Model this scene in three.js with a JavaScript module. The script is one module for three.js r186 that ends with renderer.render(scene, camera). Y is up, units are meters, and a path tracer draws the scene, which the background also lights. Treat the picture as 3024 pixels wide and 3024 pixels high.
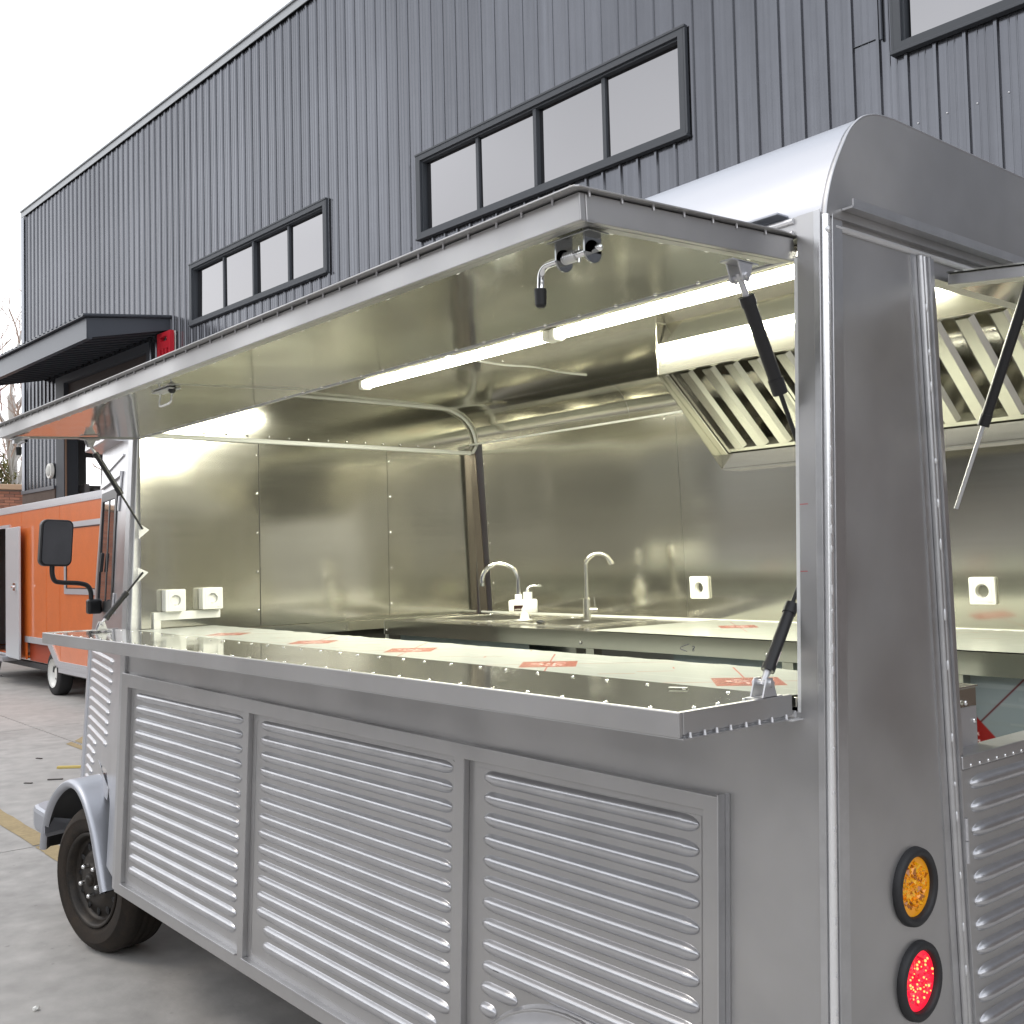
import * as THREE from 'three';
import { RoundedBoxGeometry } from 'three/addons/geometries/RoundedBoxGeometry.js';
import { mergeGeometries, mergeVertices, toCreasedNormals } from 'three/addons/utils/BufferGeometryUtils.js';
import { ImprovedNoise } from 'three/addons/math/ImprovedNoise.js';
import { RectAreaLightUniformsLib } from 'three/addons/lights/RectAreaLightUniformsLib.js';
RectAreaLightUniformsLib.init();

// ------------------------------------------------------------------ camera, sky, sun, exposure
const scene = new THREE.Scene();
const camera = new THREE.PerspectiveCamera(51.25, 1, 0.05, 600);
camera.rotation.order = 'YXZ';
camera.position.set(1.0816, 1.72, 1.5938);
camera.rotation.set(THREE.MathUtils.degToRad(2.506), THREE.MathUtils.degToRad(50.214), THREE.MathUtils.degToRad(-1.352));
scene.add(camera);
const N3 = new ImprovedNoise();
const fbm = (x, y, z, o = 4) => { let a = 0, f = 1, s = 0.5; for (let i = 0; i < o; i++) { a += s * N3.noise(x * f, y * f, z + i * 7.3); f *= 2; s *= 0.5; } return a; };
{
  const w = 512, h = 256, d = new Float32Array(w * h * 4);
  for (let j = 0; j < h; j++) for (let i = 0; i < w; i++) {
    const el = ((j + 0.5) / h - 0.5) * Math.PI, az = (i / w) * 2 * Math.PI, k = (j * w + i) * 4;
    const s = Math.max(0, Math.sin(el)), c = Math.cos(el);
    const cl = fbm(c * Math.cos(az) * 2.2 + 3, s * 4.5, c * Math.sin(az) * 2.2, 5);
    const b = (2.4 - 1.25 * Math.pow(s, 0.8)) * (1 + 0.45 * cl);
    const t = Math.pow(s, 0.7);
    d[k] = b * (1 - 0.10 * t); d[k + 1] = b * (0.995 - 0.045 * t); d[k + 2] = b * (0.985 + 0.055 * t); d[k + 3] = 1;
  }
  const sky = new THREE.DataTexture(d, w, h, THREE.RGBAFormat, THREE.FloatType);
  sky.mapping = THREE.EquirectangularReflectionMapping; sky.magFilter = THREE.LinearFilter; sky.minFilter = THREE.LinearFilter; sky.needsUpdate = true;
  scene.background = sky; scene.environment = sky;
}
const sun = new THREE.DirectionalLight(0xfff4e6, 0.8);
sun.position.set(-14, 30, 17); sun.castShadow = true; sun.shadow.radius = 30;
Object.assign(sun.shadow.camera, { left: -30, right: 30, top: 30, bottom: -30, near: 1, far: 90 }); sun.shadow.mapSize.set(2048, 2048);
scene.add(sun, sun.target);
const EXPOSURE = 1.0, TUBE = 195;

// ------------------------------------------------------------------ helpers
let seed = 7; const rnd = () => { seed = (seed * 1664525 + 1013904223) >>> 0; return seed / 4294967296; };
const rr = (a, b) => a + (b - a) * rnd();
const V = (x, y, z) => new THREE.Vector3(x, y, z);
function wuv(g) {          // uv in metres from the dominant axis of each face
  g = g.index ? g.toNonIndexed() : g;
  const p = g.attributes.position, n = g.attributes.normal, u = new Float32Array(p.count * 2);
  for (let i = 0; i < p.count; i += 3) {
    let nx = 0, ny = 0, nz = 0;
    for (let k = 0; k < 3; k++) { nx += n.getX(i + k); ny += n.getY(i + k); nz += n.getZ(i + k); }
    nx = Math.abs(nx); ny = Math.abs(ny); nz = Math.abs(nz);
    for (let k = 0; k < 3; k++) {
      const x = p.getX(i + k), y = p.getY(i + k), z = p.getZ(i + k);
      const [a, b] = nx >= ny && nx >= nz ? [z, y] : ny >= nz ? [x, z] : [x, y];
      u[(i + k) * 2] = a; u[(i + k) * 2 + 1] = b;
    }
  }
  g.setAttribute('uv', new THREE.BufferAttribute(u, 2));
  for (const k of Object.keys(g.attributes)) if (!['position', 'normal', 'uv'].includes(k)) g.deleteAttribute(k);
  return g;
}
const merge = (l) => { l = (Array.isArray(l) ? l.flat(9) : [l]).map((g) => wuv(g)); return l.length > 1 ? mergeGeometries(l) : l[0]; };
const names = {};
const numbered = (n) => { const k = names[n] = (names[n] ?? -1) + 1; return k ? n + '_' + String(k).padStart(3, '0') : n; };
function part(name, geos, mat, parent) {
  const m = new THREE.Mesh(merge(geos), mat); m.name = name; m.castShadow = m.receiveShadow = true; parent.add(m); return m;
}
const stuff = (m) => { m.userData.kind = 'stuff'; return m; };
function grp(name, parent) { const g = new THREE.Group(); g.name = name; parent.add(g); return g; }
function thing(name, label, category, pos = [0, 0, 0], group) {
  const o = new THREE.Group(); o.name = numbered(name); o.position.set(...pos); scene.add(o);
  o.userData = { label, category }; if (group) o.userData.group = group; return o;
}
function struct(name, geos, mat) { const m = part(name, geos, mat, scene); m.userData.kind = 'structure'; return m; }
const box = (x0, x1, y0, y1, z0, z1, r = 0) => {
  const w = Math.abs(x1 - x0), h = Math.abs(y1 - y0), d = Math.abs(z1 - z0);
  const g = r ? new RoundedBoxGeometry(w, h, d, 2, Math.min(r, w / 2.01, h / 2.01, d / 2.01)) : new THREE.BoxGeometry(w, h, d);
  return g.translate((x0 + x1) / 2, (y0 + y1) / 2, (z0 + z1) / 2);
};
function rod(a, b, r, r2 = r, n = 16) {
  const d = b.clone().sub(a), g = new THREE.CylinderGeometry(r2, r, d.length(), n);
  g.applyQuaternion(new THREE.Quaternion().setFromUnitVectors(V(0, 1, 0), d.clone().normalize()));
  const m = a.clone().add(b).multiplyScalar(0.5); return g.translate(m.x, m.y, m.z);
}
const tube = (pts, r, n = 40, rs = 10, tension = 0.5) => new THREE.TubeGeometry(new THREE.CatmullRomCurve3(pts, false, 'catmullrom', tension), n, r, rs);
const ball = (p, r, sx = 1, sy = 1, sz = 1, n = 10) => new THREE.SphereGeometry(r, n, Math.max(6, n * 0.7 | 0)).scale(sx, sy, sz).translate(p.x, p.y, p.z);
function poly(pts, depth, holes = [], bevel = 0) {      // xy outline, extruded 0..depth in z
  const s = new THREE.Shape(pts.map((p) => new THREE.Vector2(...p)));
  for (const h of holes) s.holes.push(new THREE.Path(h.map((p) => new THREE.Vector2(...p))));
  return new THREE.ExtrudeGeometry(s, { depth, bevelEnabled: bevel > 0, bevelSize: bevel, bevelThickness: bevel, bevelOffset: -bevel, bevelSegments: 2, curveSegments: 12 });
}
const rectPts = (x0, x1, y0, y1, r = 0, n = 5) => {
  if (!r) return [[x0, y0], [x1, y0], [x1, y1], [x0, y1]];
  const o = []; for (const [cx, cy, a] of [[x1 - r, y0 + r, -90], [x1 - r, y1 - r, 0], [x0 + r, y1 - r, 90], [x0 + r, y0 + r, 180]])
    for (let i = 0; i <= n; i++) { const t = (a + 90 * i / n) * Math.PI / 180; o.push([cx + r * Math.cos(t), cy + r * Math.sin(t)]); } return o;
};
// a slightly buckled metal sheet: o + u*U + v*V, normal U x V
function sheet(o, U, Vv, nu, nv, amp, fu, fv, sd, thick = 0.002) {
  const n = U.clone().cross(Vv).normalize(), lu = U.length(), lv = Vv.length(), pos = [], uv = [], idx = [];
  const front = (i, j) => { const u = i / nu, v = j / nv, e = Math.min(1, 8 * Math.min(u, 1 - u)) * Math.min(1, 8 * Math.min(v, 1 - v));
    const h = amp * e * fbm(u * lu * fu + sd, v * lv * fv + sd * 1.7, sd, 2); return o.clone().addScaledVector(U, u).addScaledVector(Vv, v).addScaledVector(n, h); };
  for (let j = 0; j <= nv; j++) for (let i = 0; i <= nu; i++) { const p = front(i, j); pos.push(p.x, p.y, p.z); uv.push(i / nu * lu, j / nv * lv); }
  for (let j = 0; j < nv; j++) for (let i = 0; i < nu; i++) { const a = j * (nu + 1) + i, b = a + 1, c = a + nu + 1, d = c + 1; idx.push(a, b, d, a, d, c); }
  const g = new THREE.BufferGeometry(); g.setAttribute('position', new THREE.Float32BufferAttribute(pos, 3)); g.setAttribute('uv', new THREE.Float32BufferAttribute(uv, 2)); g.setIndex(idx); g.computeVertexNormals();
  return g;
}
function sheetPart(name, g, mat, parent) { const q = g.toNonIndexed(); const m = new THREE.Mesh(q, mat); m.name = name; m.castShadow = m.receiveShadow = true; parent.add(m); return m; }
const flip = (g) => { const q = g.index ? g.toNonIndexed() : g; for (const k of Object.keys(q.attributes)) { const a = q.attributes[k], n = a.itemSize; for (let i = 0; i < a.count; i += 3) for (let c = 0; c < n; c++) { const t = a.array[i * n + c]; a.array[i * n + c] = a.array[(i + 2) * n + c]; a.array[(i + 2) * n + c] = t; } } return q; };
function basis(X, Y, Z, o) { return new THREE.Matrix4().makeBasis(X, Y, Z).setPosition(o); }
const rivet = (p, n, r = 0.006, h = 0.45) => { const g = new THREE.SphereGeometry(r, 8, 4, 0, 2 * Math.PI, 0, Math.PI / 2).scale(1, h, 1); g.applyQuaternion(new THREE.Quaternion().setFromUnitVectors(V(0, 1, 0), n.clone().normalize())); return g.translate(p.x, p.y, p.z); };

// ------------------------------------------------------------------ textures
function dataTex(w, h, f, srgb = false) {
  const d = new Uint8Array(w * h * 4);
  for (let j = 0; j < h; j++) for (let i = 0; i < w; i++) { const c = f(i / w, j / h), k = (j * w + i) * 4; const a = Array.isArray(c) ? c : [c, c, c]; for (let q = 0; q < 3; q++) d[k + q] = Math.max(0, Math.min(255, a[q] * 255)); d[k + 3] = 255; }
  const t = new THREE.DataTexture(d, w, h); t.wrapS = t.wrapT = THREE.RepeatWrapping; t.magFilter = THREE.LinearFilter; t.minFilter = THREE.LinearMipmapLinearFilter; t.generateMipmaps = true; if (srgb) t.colorSpace = THREE.SRGBColorSpace; t.needsUpdate = true; return t;
}
function dataTexF(w, h, f) { const d = new Float32Array(w * h * 4); for (let j = 0; j < h; j++) for (let i = 0; i < w; i++) { const c = f(i / w, j / h), k = (j * w + i) * 4; d[k] = d[k + 1] = d[k + 2] = c; d[k + 3] = 1; }
  const t = new THREE.DataTexture(d, w, h, THREE.RGBAFormat, THREE.FloatType); t.wrapS = t.wrapT = THREE.RepeatWrapping; t.magFilter = THREE.LinearFilter; t.minFilter = THREE.LinearFilter; t.needsUpdate = true; return t; }
const rep = (t, sx, sy = sx) => { const c = t.clone(); c.repeat.set(1 / sx, 1 / sy); c.needsUpdate = true; return c; };
// tileable fbm on a torus-like blend
const tile = (f) => (u, v) => { const a = f(u, v), b = f(u - 1, v), c = f(u, v - 1), d = f(u - 1, v - 1); return (a * (1 - u) + b * u) * (1 - v) + (c * (1 - u) + d * u) * v; };
const cloudF = tile((u, v) => 1.5 * fbm(u * 5 + 11, v * 5 + 3, 2.2, 5));
const softF = tile((u, v) => 1.5 * fbm(u * 5 + 11, v * 5 + 3, 2.2, 2));
const fineF = tile((u, v) => 1.5 * fbm(u * 40 + 1, v * 40 + 3, 9.2, 4));
const streakF = tile((u, v) => 1.5 * fbm(u * 60 + 7, v * 3 + 3, 4.4, 4));
const brushF = tile((u, v) => 1.6 * fbm(u * 3 + 1, v * 160 + 3, 5.2, 4));
const T = {
  cloud: dataTexF(72, 72, (u, v) => Math.max(1.02, Math.min(1.98, 1.5 + 0.45 * softF(u, v)))),
  fine: dataTex(256, 256, (u, v) => 0.5 + 0.8 * fineF(u, v)),
  brushed: dataTex(256, 512, (u, v) => 0.5 + 0.6 * brushF(u, v)),
  skinRough: dataTex(256, 256, (u, v) => Math.max(0.295, 0.385 + 0.26 * softF(u, v) + 0.06 * cloudF(u, v)) + 0.008 * fineF(u, v)),
  steelRough: dataTex(512, 512, (u, v) => 0.135 + 0.03 * cloudF(u, v) + 0.02 * brushF(u, v)),
  skin: dataTex(256, 256, (u, v) => { const c = 0.81 + 0.07 * cloudF(u, v) + 0.02 * fineF(u, v); return [c, c, c * 1.003]; }, true),
  steel: dataTex(512, 512, (u, v) => { const c = 0.87 + 0.03 * cloudF(u, v) + 0.015 * brushF(u, v); return [c, c * 0.995, c * 0.97]; }, true),
  concrete: dataTex(1024, 1024, (u, v) => {
    const a = cloudF(u, v), b = tile((x, y) => 1.5 * fbm(x * 14 + 31, y * 9 + 13, 4.2, 5))(u, v), f = fineF(u, v), s = fineF((u * 3 + 0.37) % 1, (v * 3 + 0.11) % 1);
    let c = 0.655 + 0.05 * a + 0.06 * b + 0.085 * f; if (b > 0.22) c -= 0.12 * (b - 0.22); if (s > 0.42) c -= 0.45 * (s - 0.42); if (s < -0.45) c += 0.3 * (-0.45 - s); const st = cloudF((u * 2 + 0.21) % 1, (v * 2 + 0.63) % 1); if (st > 0.5) c -= 0.035;
    return [c * 1.0, c * 0.985, c * 0.965]; }, true),
  concreteBump: dataTex(512, 512, (u, v) => 0.5 + 0.4 * fineF(u, v) + 0.2 * cloudF(u, v)),
  dirt: dataTex(256, 256, (u, v) => { const c = 0.5 + 0.6 * cloudF(u, v) + 0.3 * fineF(u, v); const m = Math.max(0, Math.min(1, c)); return [0.13 + 0.20 * m, 0.125 + 0.15 * m, 0.12 + 0.10 * m]; }, true),
  streak: dataTex(512, 256, (u, v) => 0.90 + 0.10 * streakF(u, v) + 0.05 * cloudF(u, v) + 0.02 * fineF(u, v), true),
  paint: dataTex(256, 256, (u, v) => 0.93 + 0.05 * cloudF(u, v) + 0.04 * fineF(u, v), true),
};
const std = (o) => new THREE.MeshStandardMaterial(o), phy = (o) => new THREE.MeshPhysicalMaterial(o), C = (r, g, b) => new THREE.Color().setRGB(r, g, b);
const M = {
  skin: std({ color: C(0.75, 0.74, 0.735), metalness: 0.84, map: rep(T.skin, 2.3), roughnessMap: rep(T.skinRough, 1.7), roughness: 1, bumpMap: rep(T.cloud, 1.5), bumpScale: 0.0224 }),
  paintSilver: std({ color: C(0.84, 0.84, 0.86), metalness: 0.82, map: rep(T.skin, 0.6), roughness: 0.30 }),
  alu: std({ color: C(0.86, 0.86, 0.87), metalness: 0.85, map: rep(T.skin, 0.4), roughness: 0.3, bumpMap: rep(T.brushed, 0.3, 0.12), bumpScale: 0.0001 }),
  roof: std({ color: C(0.47, 0.485, 0.525), metalness: 0.85, roughness: 0.44, bumpMap: rep(T.cloud, 0.8), bumpScale: 0.0016 }),
  bright: std({ color: C(0.93, 0.93, 0.94), metalness: 0.8, roughness: 0.25 }),
  weld: std({ color: C(0.72, 0.72, 0.73), metalness: 0.6, roughness: 0.4 }),
  steel: std({ color: C(0.88, 0.87, 0.815), metalness: 0.96, map: rep(T.steel, 1.7), roughnessMap: rep(T.steelRough, 1.9), roughness: 1 }),
  mirrorSteel: std({ color: C(0.85, 0.87, 0.86), metalness: 0.9, map: rep(T.steel, 2.1), roughness: 0.10, bumpMap: rep(T.cloud, 1.4), bumpScale: 0.0032 }),
  darkSteel: std({ color: C(0.07, 0.065, 0.06), metalness: 0.3, roughness: 0.5 }),
  postSteel: std({ color: C(0.22, 0.19, 0.165), metalness: 0.8, roughness: 0.35 }),
  latch: std({ color: C(0.35, 0.36, 0.36), metalness: 1, roughness: 0.18 }),
  chrome: std({ color: C(0.86, 0.86, 0.86), metalness: 1, roughness: 0.07 }),
  satin: std({ color: C(0.70, 0.69, 0.64), metalness: 1, roughness: 0.25 }),
  zinc: std({ color: C(0.55, 0.55, 0.57), metalness: 0.8, roughness: 0.38 }),
  black: std({ color: C(0.007, 0.007, 0.008), roughness: 0.42 }),
  rubber: std({ color: C(0.018, 0.018, 0.020), roughness: 0.55, bumpMap: rep(T.fine, 0.1), bumpScale: 0.0003 }),
  tyre: std({ color: C(0.50, 0.45, 0.40), map: rep(T.dirt, 0.5), roughness: 0.85, bumpMap: rep(T.fine, 0.15), bumpScale: 0.001 }),
  tyreDark: std({ color: C(0.022, 0.022, 0.023), roughness: 0.8 }),
  wheel: std({ color: C(0.62, 0.66, 0.72), map: rep(T.dirt, 0.3), roughness: 0.45, metalness: 0.35 }),
  white: std({ color: C(0.80, 0.80, 0.76), roughness: 0.35 }),
  jamb: std({ color: C(0.88, 0.88, 0.87), roughness: 0.35, map: rep(T.paint, 0.5) }),
  sealant: std({ color: C(0.62, 0.63, 0.60), roughness: 0.6 }),
  concrete: std({ map: rep(T.concrete, 5.3), roughness: 0.82, color: C(1.06, 1.055, 1.05), bumpMap: rep(T.concreteBump, 1.1), bumpScale: 0.0015 }),
  joint: std({ color: C(0.12, 0.115, 0.11), roughness: 0.95 }),
  yellow: std({ color: C(1.0, 0.80, 0.46), roughness: 0.85, map: rep(T.concrete, 1.3) }),
  clad: std({ color: C(0.168, 0.173, 0.192), roughness: 0.2, metalness: 0.85, map: rep(T.streak, 3.7, 5.1) }),
  trim: std({ color: C(0.075, 0.083, 0.10), roughness: 0.35, metalness: 0.2 }),
  frameDark: std({ color: C(0.05, 0.056, 0.066), roughness: 0.6 }),
  winGlass: std({ color: C(0.275, 0.27, 0.275), metalness: 1, roughness: 0.05 }),
  blackPaint: std({ color: C(0.03, 0.03, 0.032), roughness: 0.6 }), inner: std({ color: C(0.36, 0.36, 0.36), roughness: 0.8 }),
  brown: std({ color: C(0.05, 0.038, 0.035), roughness: 0.7 }),
  red: std({ color: C(0.55, 0.02, 0.035), roughness: 0.35 }),
  orange: phy({ color: C(0.86, 0.19, 0.025), roughness: 0.4, clearcoat: 1.0, clearcoatRoughness: 0.04, map: rep(T.paint, 1.2), bumpMap: rep(T.cloud, 0.7), bumpScale: 0.0024 }),
  trailerTrim: std({ color: C(0.62, 0.63, 0.66), metalness: 0.6, roughness: 0.35 }),
  brick: std({ color: C(0.42, 0.19, 0.125), roughness: 0.9 }), brick2: std({ color: C(0.36, 0.17, 0.12), roughness: 0.9 }), cap: std({ color: C(0.62, 0.42, 0.28), roughness: 0.9 }),
  mortar: std({ color: C(0.30, 0.26, 0.23), roughness: 0.95 }),
  bark: std({ color: C(0.42, 0.40, 0.37), roughness: 0.9 }), twig: std({ color: C(0.42, 0.31, 0.25), roughness: 0.9 }),
  leaf: std({ color: C(0.16, 0.15, 0.045), roughness: 0.7, side: THREE.DoubleSide }),
};

// ================================================================== THE SETTING
{ // ground: concrete slabs on a dark bed
  const g = new THREE.Group(); g.name = 'ground'; g.userData.kind = 'structure'; scene.add(g);
  part('bed', new THREE.PlaneGeometry(900, 900).rotateX(-Math.PI / 2).translate(0, -0.012, 0), M.joint, g);
  const X = []; for (let x = -42.77; x <= 20; x += 5.25) X.push(x); const Z = []; for (let z = -9.87; z <= 18; z += 4) Z.push(z);
  for (let i = 0; i < X.length - 1; i++) for (let j = 0; j < Z.length - 1; j++) {
    const c = box(X[i] + 0.006, X[i + 1] - 0.006, -0.15, 0, Z[j] + 0.006, Z[j + 1] - 0.006); part('concrete_slab', c, M.concrete, g);
  }
  const far = std({ map: rep(T.concrete, 9), roughness: 0.9, color: C(0.85, 0.85, 0.85) });
  const x0 = X[0], x1 = X.at(-1), z0 = Z[0], z1 = Z.at(-1);
  part('far_ground', [box(-450, x0, -0.1, -0.002, -450, 450), box(x1, 450, -0.1, -0.002, -450, 450), box(x0, x1, -0.1, -0.002, -450, z0), box(x0, x1, -0.1, -0.002, z1, 450)], far, g);
  const stripe = (pts) => { const s = new THREE.ShapeGeometry(new THREE.Shape(pts.map((p) => new THREE.Vector2(p[0], -p[1])))); return s.rotateX(-Math.PI / 2).translate(0, 0.004, 0); };
  const ragged = (x0, x1, z0, z1, n) => { const a = [], b = []; for (let i = 0; i <= n; i++) { const x = x0 + (x1 - x0) * i / n; a.push([x, z1 + rr(-0.004, 0.004)]); b.unshift([x, z0 + rr(-0.004, 0.004)]); } return a.concat(b); };
  const l1 = part('painted_line', stripe(ragged(-6.0, -5.1, -0.51, -0.385, 20)), M.yellow, g);
  part('painted_line', stripe(ragged(-11.25, -6.04, -0.51, -0.385, 50)), M.yellow, g);
  part('painted_line', stripe([[-9.9, -1.77], [-7.0, -1.77], [-7.0, -1.84], [-10.0, -1.85]]), M.yellow, g);
  part('painted_line', stripe([[-10.02, -1.89], [-7.0, -1.89], [-7.0, -2.04], [-10.25, -2.04]]), M.yellow, g);
}

// ------------------------------------------------------------------ factory building (local axes: x along the wall, z out of it)
const BY = THREE.MathUtils.degToRad(2.428), nb = V(Math.sin(BY), 0, Math.cos(BY));
const onWall = (u, y, v) => V(u, y, v).applyAxisAngle(V(0, 1, 0), BY).addScaledVector(nb, -6);
const building = thing('factory_building', 'tall dark grey factory hall with ribbed cladding and long strip windows behind the silver truck', 'building', nb.clone().multiplyScalar(-6).toArray());
building.rotation.y = BY;
{
  const U0 = -22.98, U1 = 14, YB = 3.4, YT = 9.43, P = 0.2245;
  const wins = [[-14.83, -10.95, 5.625, 6.46], [-8.83, -4.96, 5.575, 6.435], [-2.83, 1.04, 5.575, 6.435], [3.18, 7.05, 5.575, 6.435]];
  const door = [-21.0, -16.5, -1, 5.57];
  const holes = [...wins.map((w) => [w[0] - 0.03, w[1] + 0.03, w[2] - 0.03, w[3] + 0.03]), door];
  const prof = [[0, 0], [0.042, 0], [0.046, 0.0045], [0.051, 0.0045], [0.056, 0], [0.098, 0], [0.102, 0.0045], [0.107, 0.0045], [0.112, 0], [0.162, 0], [0.173, 0.021], [0.197, 0.021], [0.208, 0], [P, 0]];
  const at = (x) => { for (let i = 0; i < prof.length - 1; i++) if (x <= prof[i + 1][0] + 1e-9) { const t = (x - prof[i][0]) / (prof[i + 1][0] - prof[i][0]); return prof[i][1] + t * (prof[i + 1][1] - prof[i][1]); } return 0; };
  function strip(u, a, b, y0, y1) {   // profile clipped to [a, b]
    const lo = a - u, hi = b - u, pts = [[lo, at(lo)], ...prof.filter((p) => p[0] > lo + 1e-5 && p[0] < hi - 1e-5), [hi, at(hi)]], pos = [], nor = [];
    for (let i = 0; i < pts.length - 1; i++) {
      const [xa, za] = pts[i], [xb, zb] = pts[i + 1], nx = -(zb - za), nz = xb - xa, l = Math.hypot(nx, nz) || 1;
      for (const [x, y, z] of [[xa, y0, za], [xb, y0, zb], [xb, y1, zb], [xa, y0, za], [xb, y1, zb], [xa, y1, za]]) { pos.push(u + x, y, z); nor.push(nx / l, 0, nz / l); }
    }
    const g = new THREE.BufferGeometry(); g.setAttribute('position', new THREE.Float32BufferAttribute(pos, 3)); g.setAttribute('normal', new THREE.Float32BufferAttribute(nor, 3)); return g;
  }
  const tones = [0.94, 1.0, 1.05, 0.98].map((k) => { const m = M.clad.clone(); m.color.multiplyScalar(k); return m; });
  let s = 0;
  for (let u = U0; u < U1 - 0.01; u += P, s++) {
    const a = u, b = Math.min(u + P, U1); let cuts = [a, b]; for (const h of holes) for (const e of [h[0], h[1]]) if (e > a + 0.004 && e < b - 0.004) cuts.push(e); cuts.sort((p, q) => p - q);
    const geos = [];
    for (let i = 0; i < cuts.length - 1; i++) { const m = (cuts[i] + cuts[i + 1]) / 2, h = holes.find((q) => m > q[0] && m < q[1]);
      if (!h) geos.push(strip(u, cuts[i], cuts[i + 1], YB, YT)); else { geos.push(strip(u, cuts[i], cuts[i + 1], h[3], YT)); if (h[2] > YB) geos.push(strip(u, cuts[i], cuts[i + 1], YB, h[2])); } }
    part('wall_panel', geos, tones[(s / 4 | 0) % 4], building);
  }
  // shell behind the cladding
  part('wall', [box(U0 + 0.02, door[0], 0, YB, -0.3, -0.02), box(door[1], U1, 0, YB, -0.3, -0.02),
    box(U0, U0 + 0.25, 0, 3.56, -18, -0.32), box(U0, U0 + 0.25, 4.2, YT, -18, -0.32), box(U0, U0 + 0.25, 3.56, 4.2, -18, -1.64), box(U0, U0 + 0.25, 3.56, 4.2, -1.22, -0.32), box(U1 - 0.25, U1, 0, YT, -18, -0.32),
    box(U0 + 0.26, U1 - 0.26, 0, YT, -18.3, -18)], M.inner, building);
  for (const w of [...wins]) part('wall_backing', [box(w[0], w[1], w[2] - 0.02, w[3] + 0.02, -0.32, -0.22)], M.inner, building);
  part('base_wall', [box(U0, door[0] - 0.02, 0.0, YB - 0.03, -0.02, 0.05), box(door[1] + 0.02, U1, 0, YB - 0.03, -0.02, 0.05)], std({ color: C(0.27, 0.2, 0.17), roughness: 0.9, map: rep(T.concrete, 2) }), building);
  part('base_flashing', [box(U0 - 0.02, door[0] - 0.02, YB - 0.06, YB + 0.01, -0.01, 0.07), box(door[1] + 0.02, U1, YB - 0.06, YB + 0.01, -0.01, 0.07)], M.trim, building);
  part('roof', [box(U0 - 0.01, U1, YT + 0.03, YT + 0.13, -18.3, -0.02)], M.trim, building);
  part('eave_flashing', [box(U0 - 0.04, U1 + 0.04, YT - 0.07, YT + 0.05, 0.034, 0.05, 0.004), box(U0 - 0.04, U1 + 0.04, YT + 0.05, YT + 0.062, -0.25, 0.075, 0.004), box(U0 - 0.04, U1 + 0.04, YT + 0.062, YT + 0.09, 0.035, 0.07, 0.01)], std({ color: C(0.30, 0.31, 0.32), roughness: 0.4, metalness: 0.5 }), building);
  part('corner_trim', [box(U0 - 0.05, U0 + 0.12, YB - 0.05, YT - 0.08, 0.03, 0.045, 0.003), box(U0 - 0.052, U0 - 0.03, YB - 0.05, YT - 0.08, -0.25, 0.03)], std({ color: C(0.26, 0.28, 0.32), roughness: 0.35, metalness: 0.3 }), building);
  // screws of the cladding
  const sc = []; for (let k = 0; k < 164; k++) for (const y of [4.93]) { const u = U0 + 0.03 + k * P; if (u > -15 && u < 1.2) sc.push(rivet(V(u, y + rr(-0.004, 0.004), 0.002), V(0, 0, 1), 0.008, 0.7)); }
  stuff(part('cladding_screws', sc, M.zinc, building));
  part('lap_seam', [box(-3.28, -3.02, 5.69, 5.693, 0.001, 0.012)], M.frameDark, building);
  part('lap_seam', [box(-3.012, -2.994, 5.66, YT - 0.08, 0.01, 0.034, 0.003)], M.trim, building);
  for (const [a, b, y0, y1] of wins) {
    const w = grp('window', building);
    part('frame', [poly(rectPts(a - 0.06, b + 0.06, y0 - 0.06, y1 + 0.06), 0.03, [rectPts(a, b, y0, y1)]).translate(0, 0, 0.022), poly(rectPts(a - 0.012, b + 0.012, y0 - 0.012, y1 + 0.012), 0.12, [rectPts(a + 0.02, b - 0.02, y0 + 0.02, y1 - 0.02)]).translate(0, 0, -0.1)], M.frameDark, w);
    part('sill', [box(a - 0.085, b + 0.085, y0 - 0.085, y0 - 0.061, 0.005, 0.07, 0.004)], M.frameDark, w);
    part('hood_trim', [box(a - 0.085, b + 0.085, y1 + 0.061, y1 + 0.085, 0.01, 0.06, 0.003), box(a - 0.085, a - 0.061, y0 - 0.06, y1 + 0.06, 0.01, 0.05, 0.003), box(b + 0.061, b + 0.085, y0 - 0.06, y1 + 0.06, 0.01, 0.052, 0.003)], M.frameDark, w);
    const n = 4, pw = (b - a - 0.04) / n;
    for (let i = 1; i < n; i++) part('mullion', [box(a + 0.02 + pw * i - 0.024, a + 0.02 + pw * i + 0.024, y0 + 0.021, y1 - 0.021, -0.055, i === 2 ? 0.02 : -0.005, 0.004)], M.frameDark, w);
    for (let i = 0; i < n; i++) { const t = rr(-0.006, 0.006), tx = rr(-0.006, 0.006); const g = box(-pw / 2 + 0.025, pw / 2 - 0.025, y0 + 0.022, y1 - 0.022, -0.004, 0.004).translate(0, -(y0 + y1) / 2, 0).rotateX(tx).rotateY(t).translate(a + 0.02 + pw * (i + 0.5), (y0 + y1) / 2, -0.04 + rr(-0.005, 0.005)); part('pane', g, M.winGlass, w); }
  }
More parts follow.
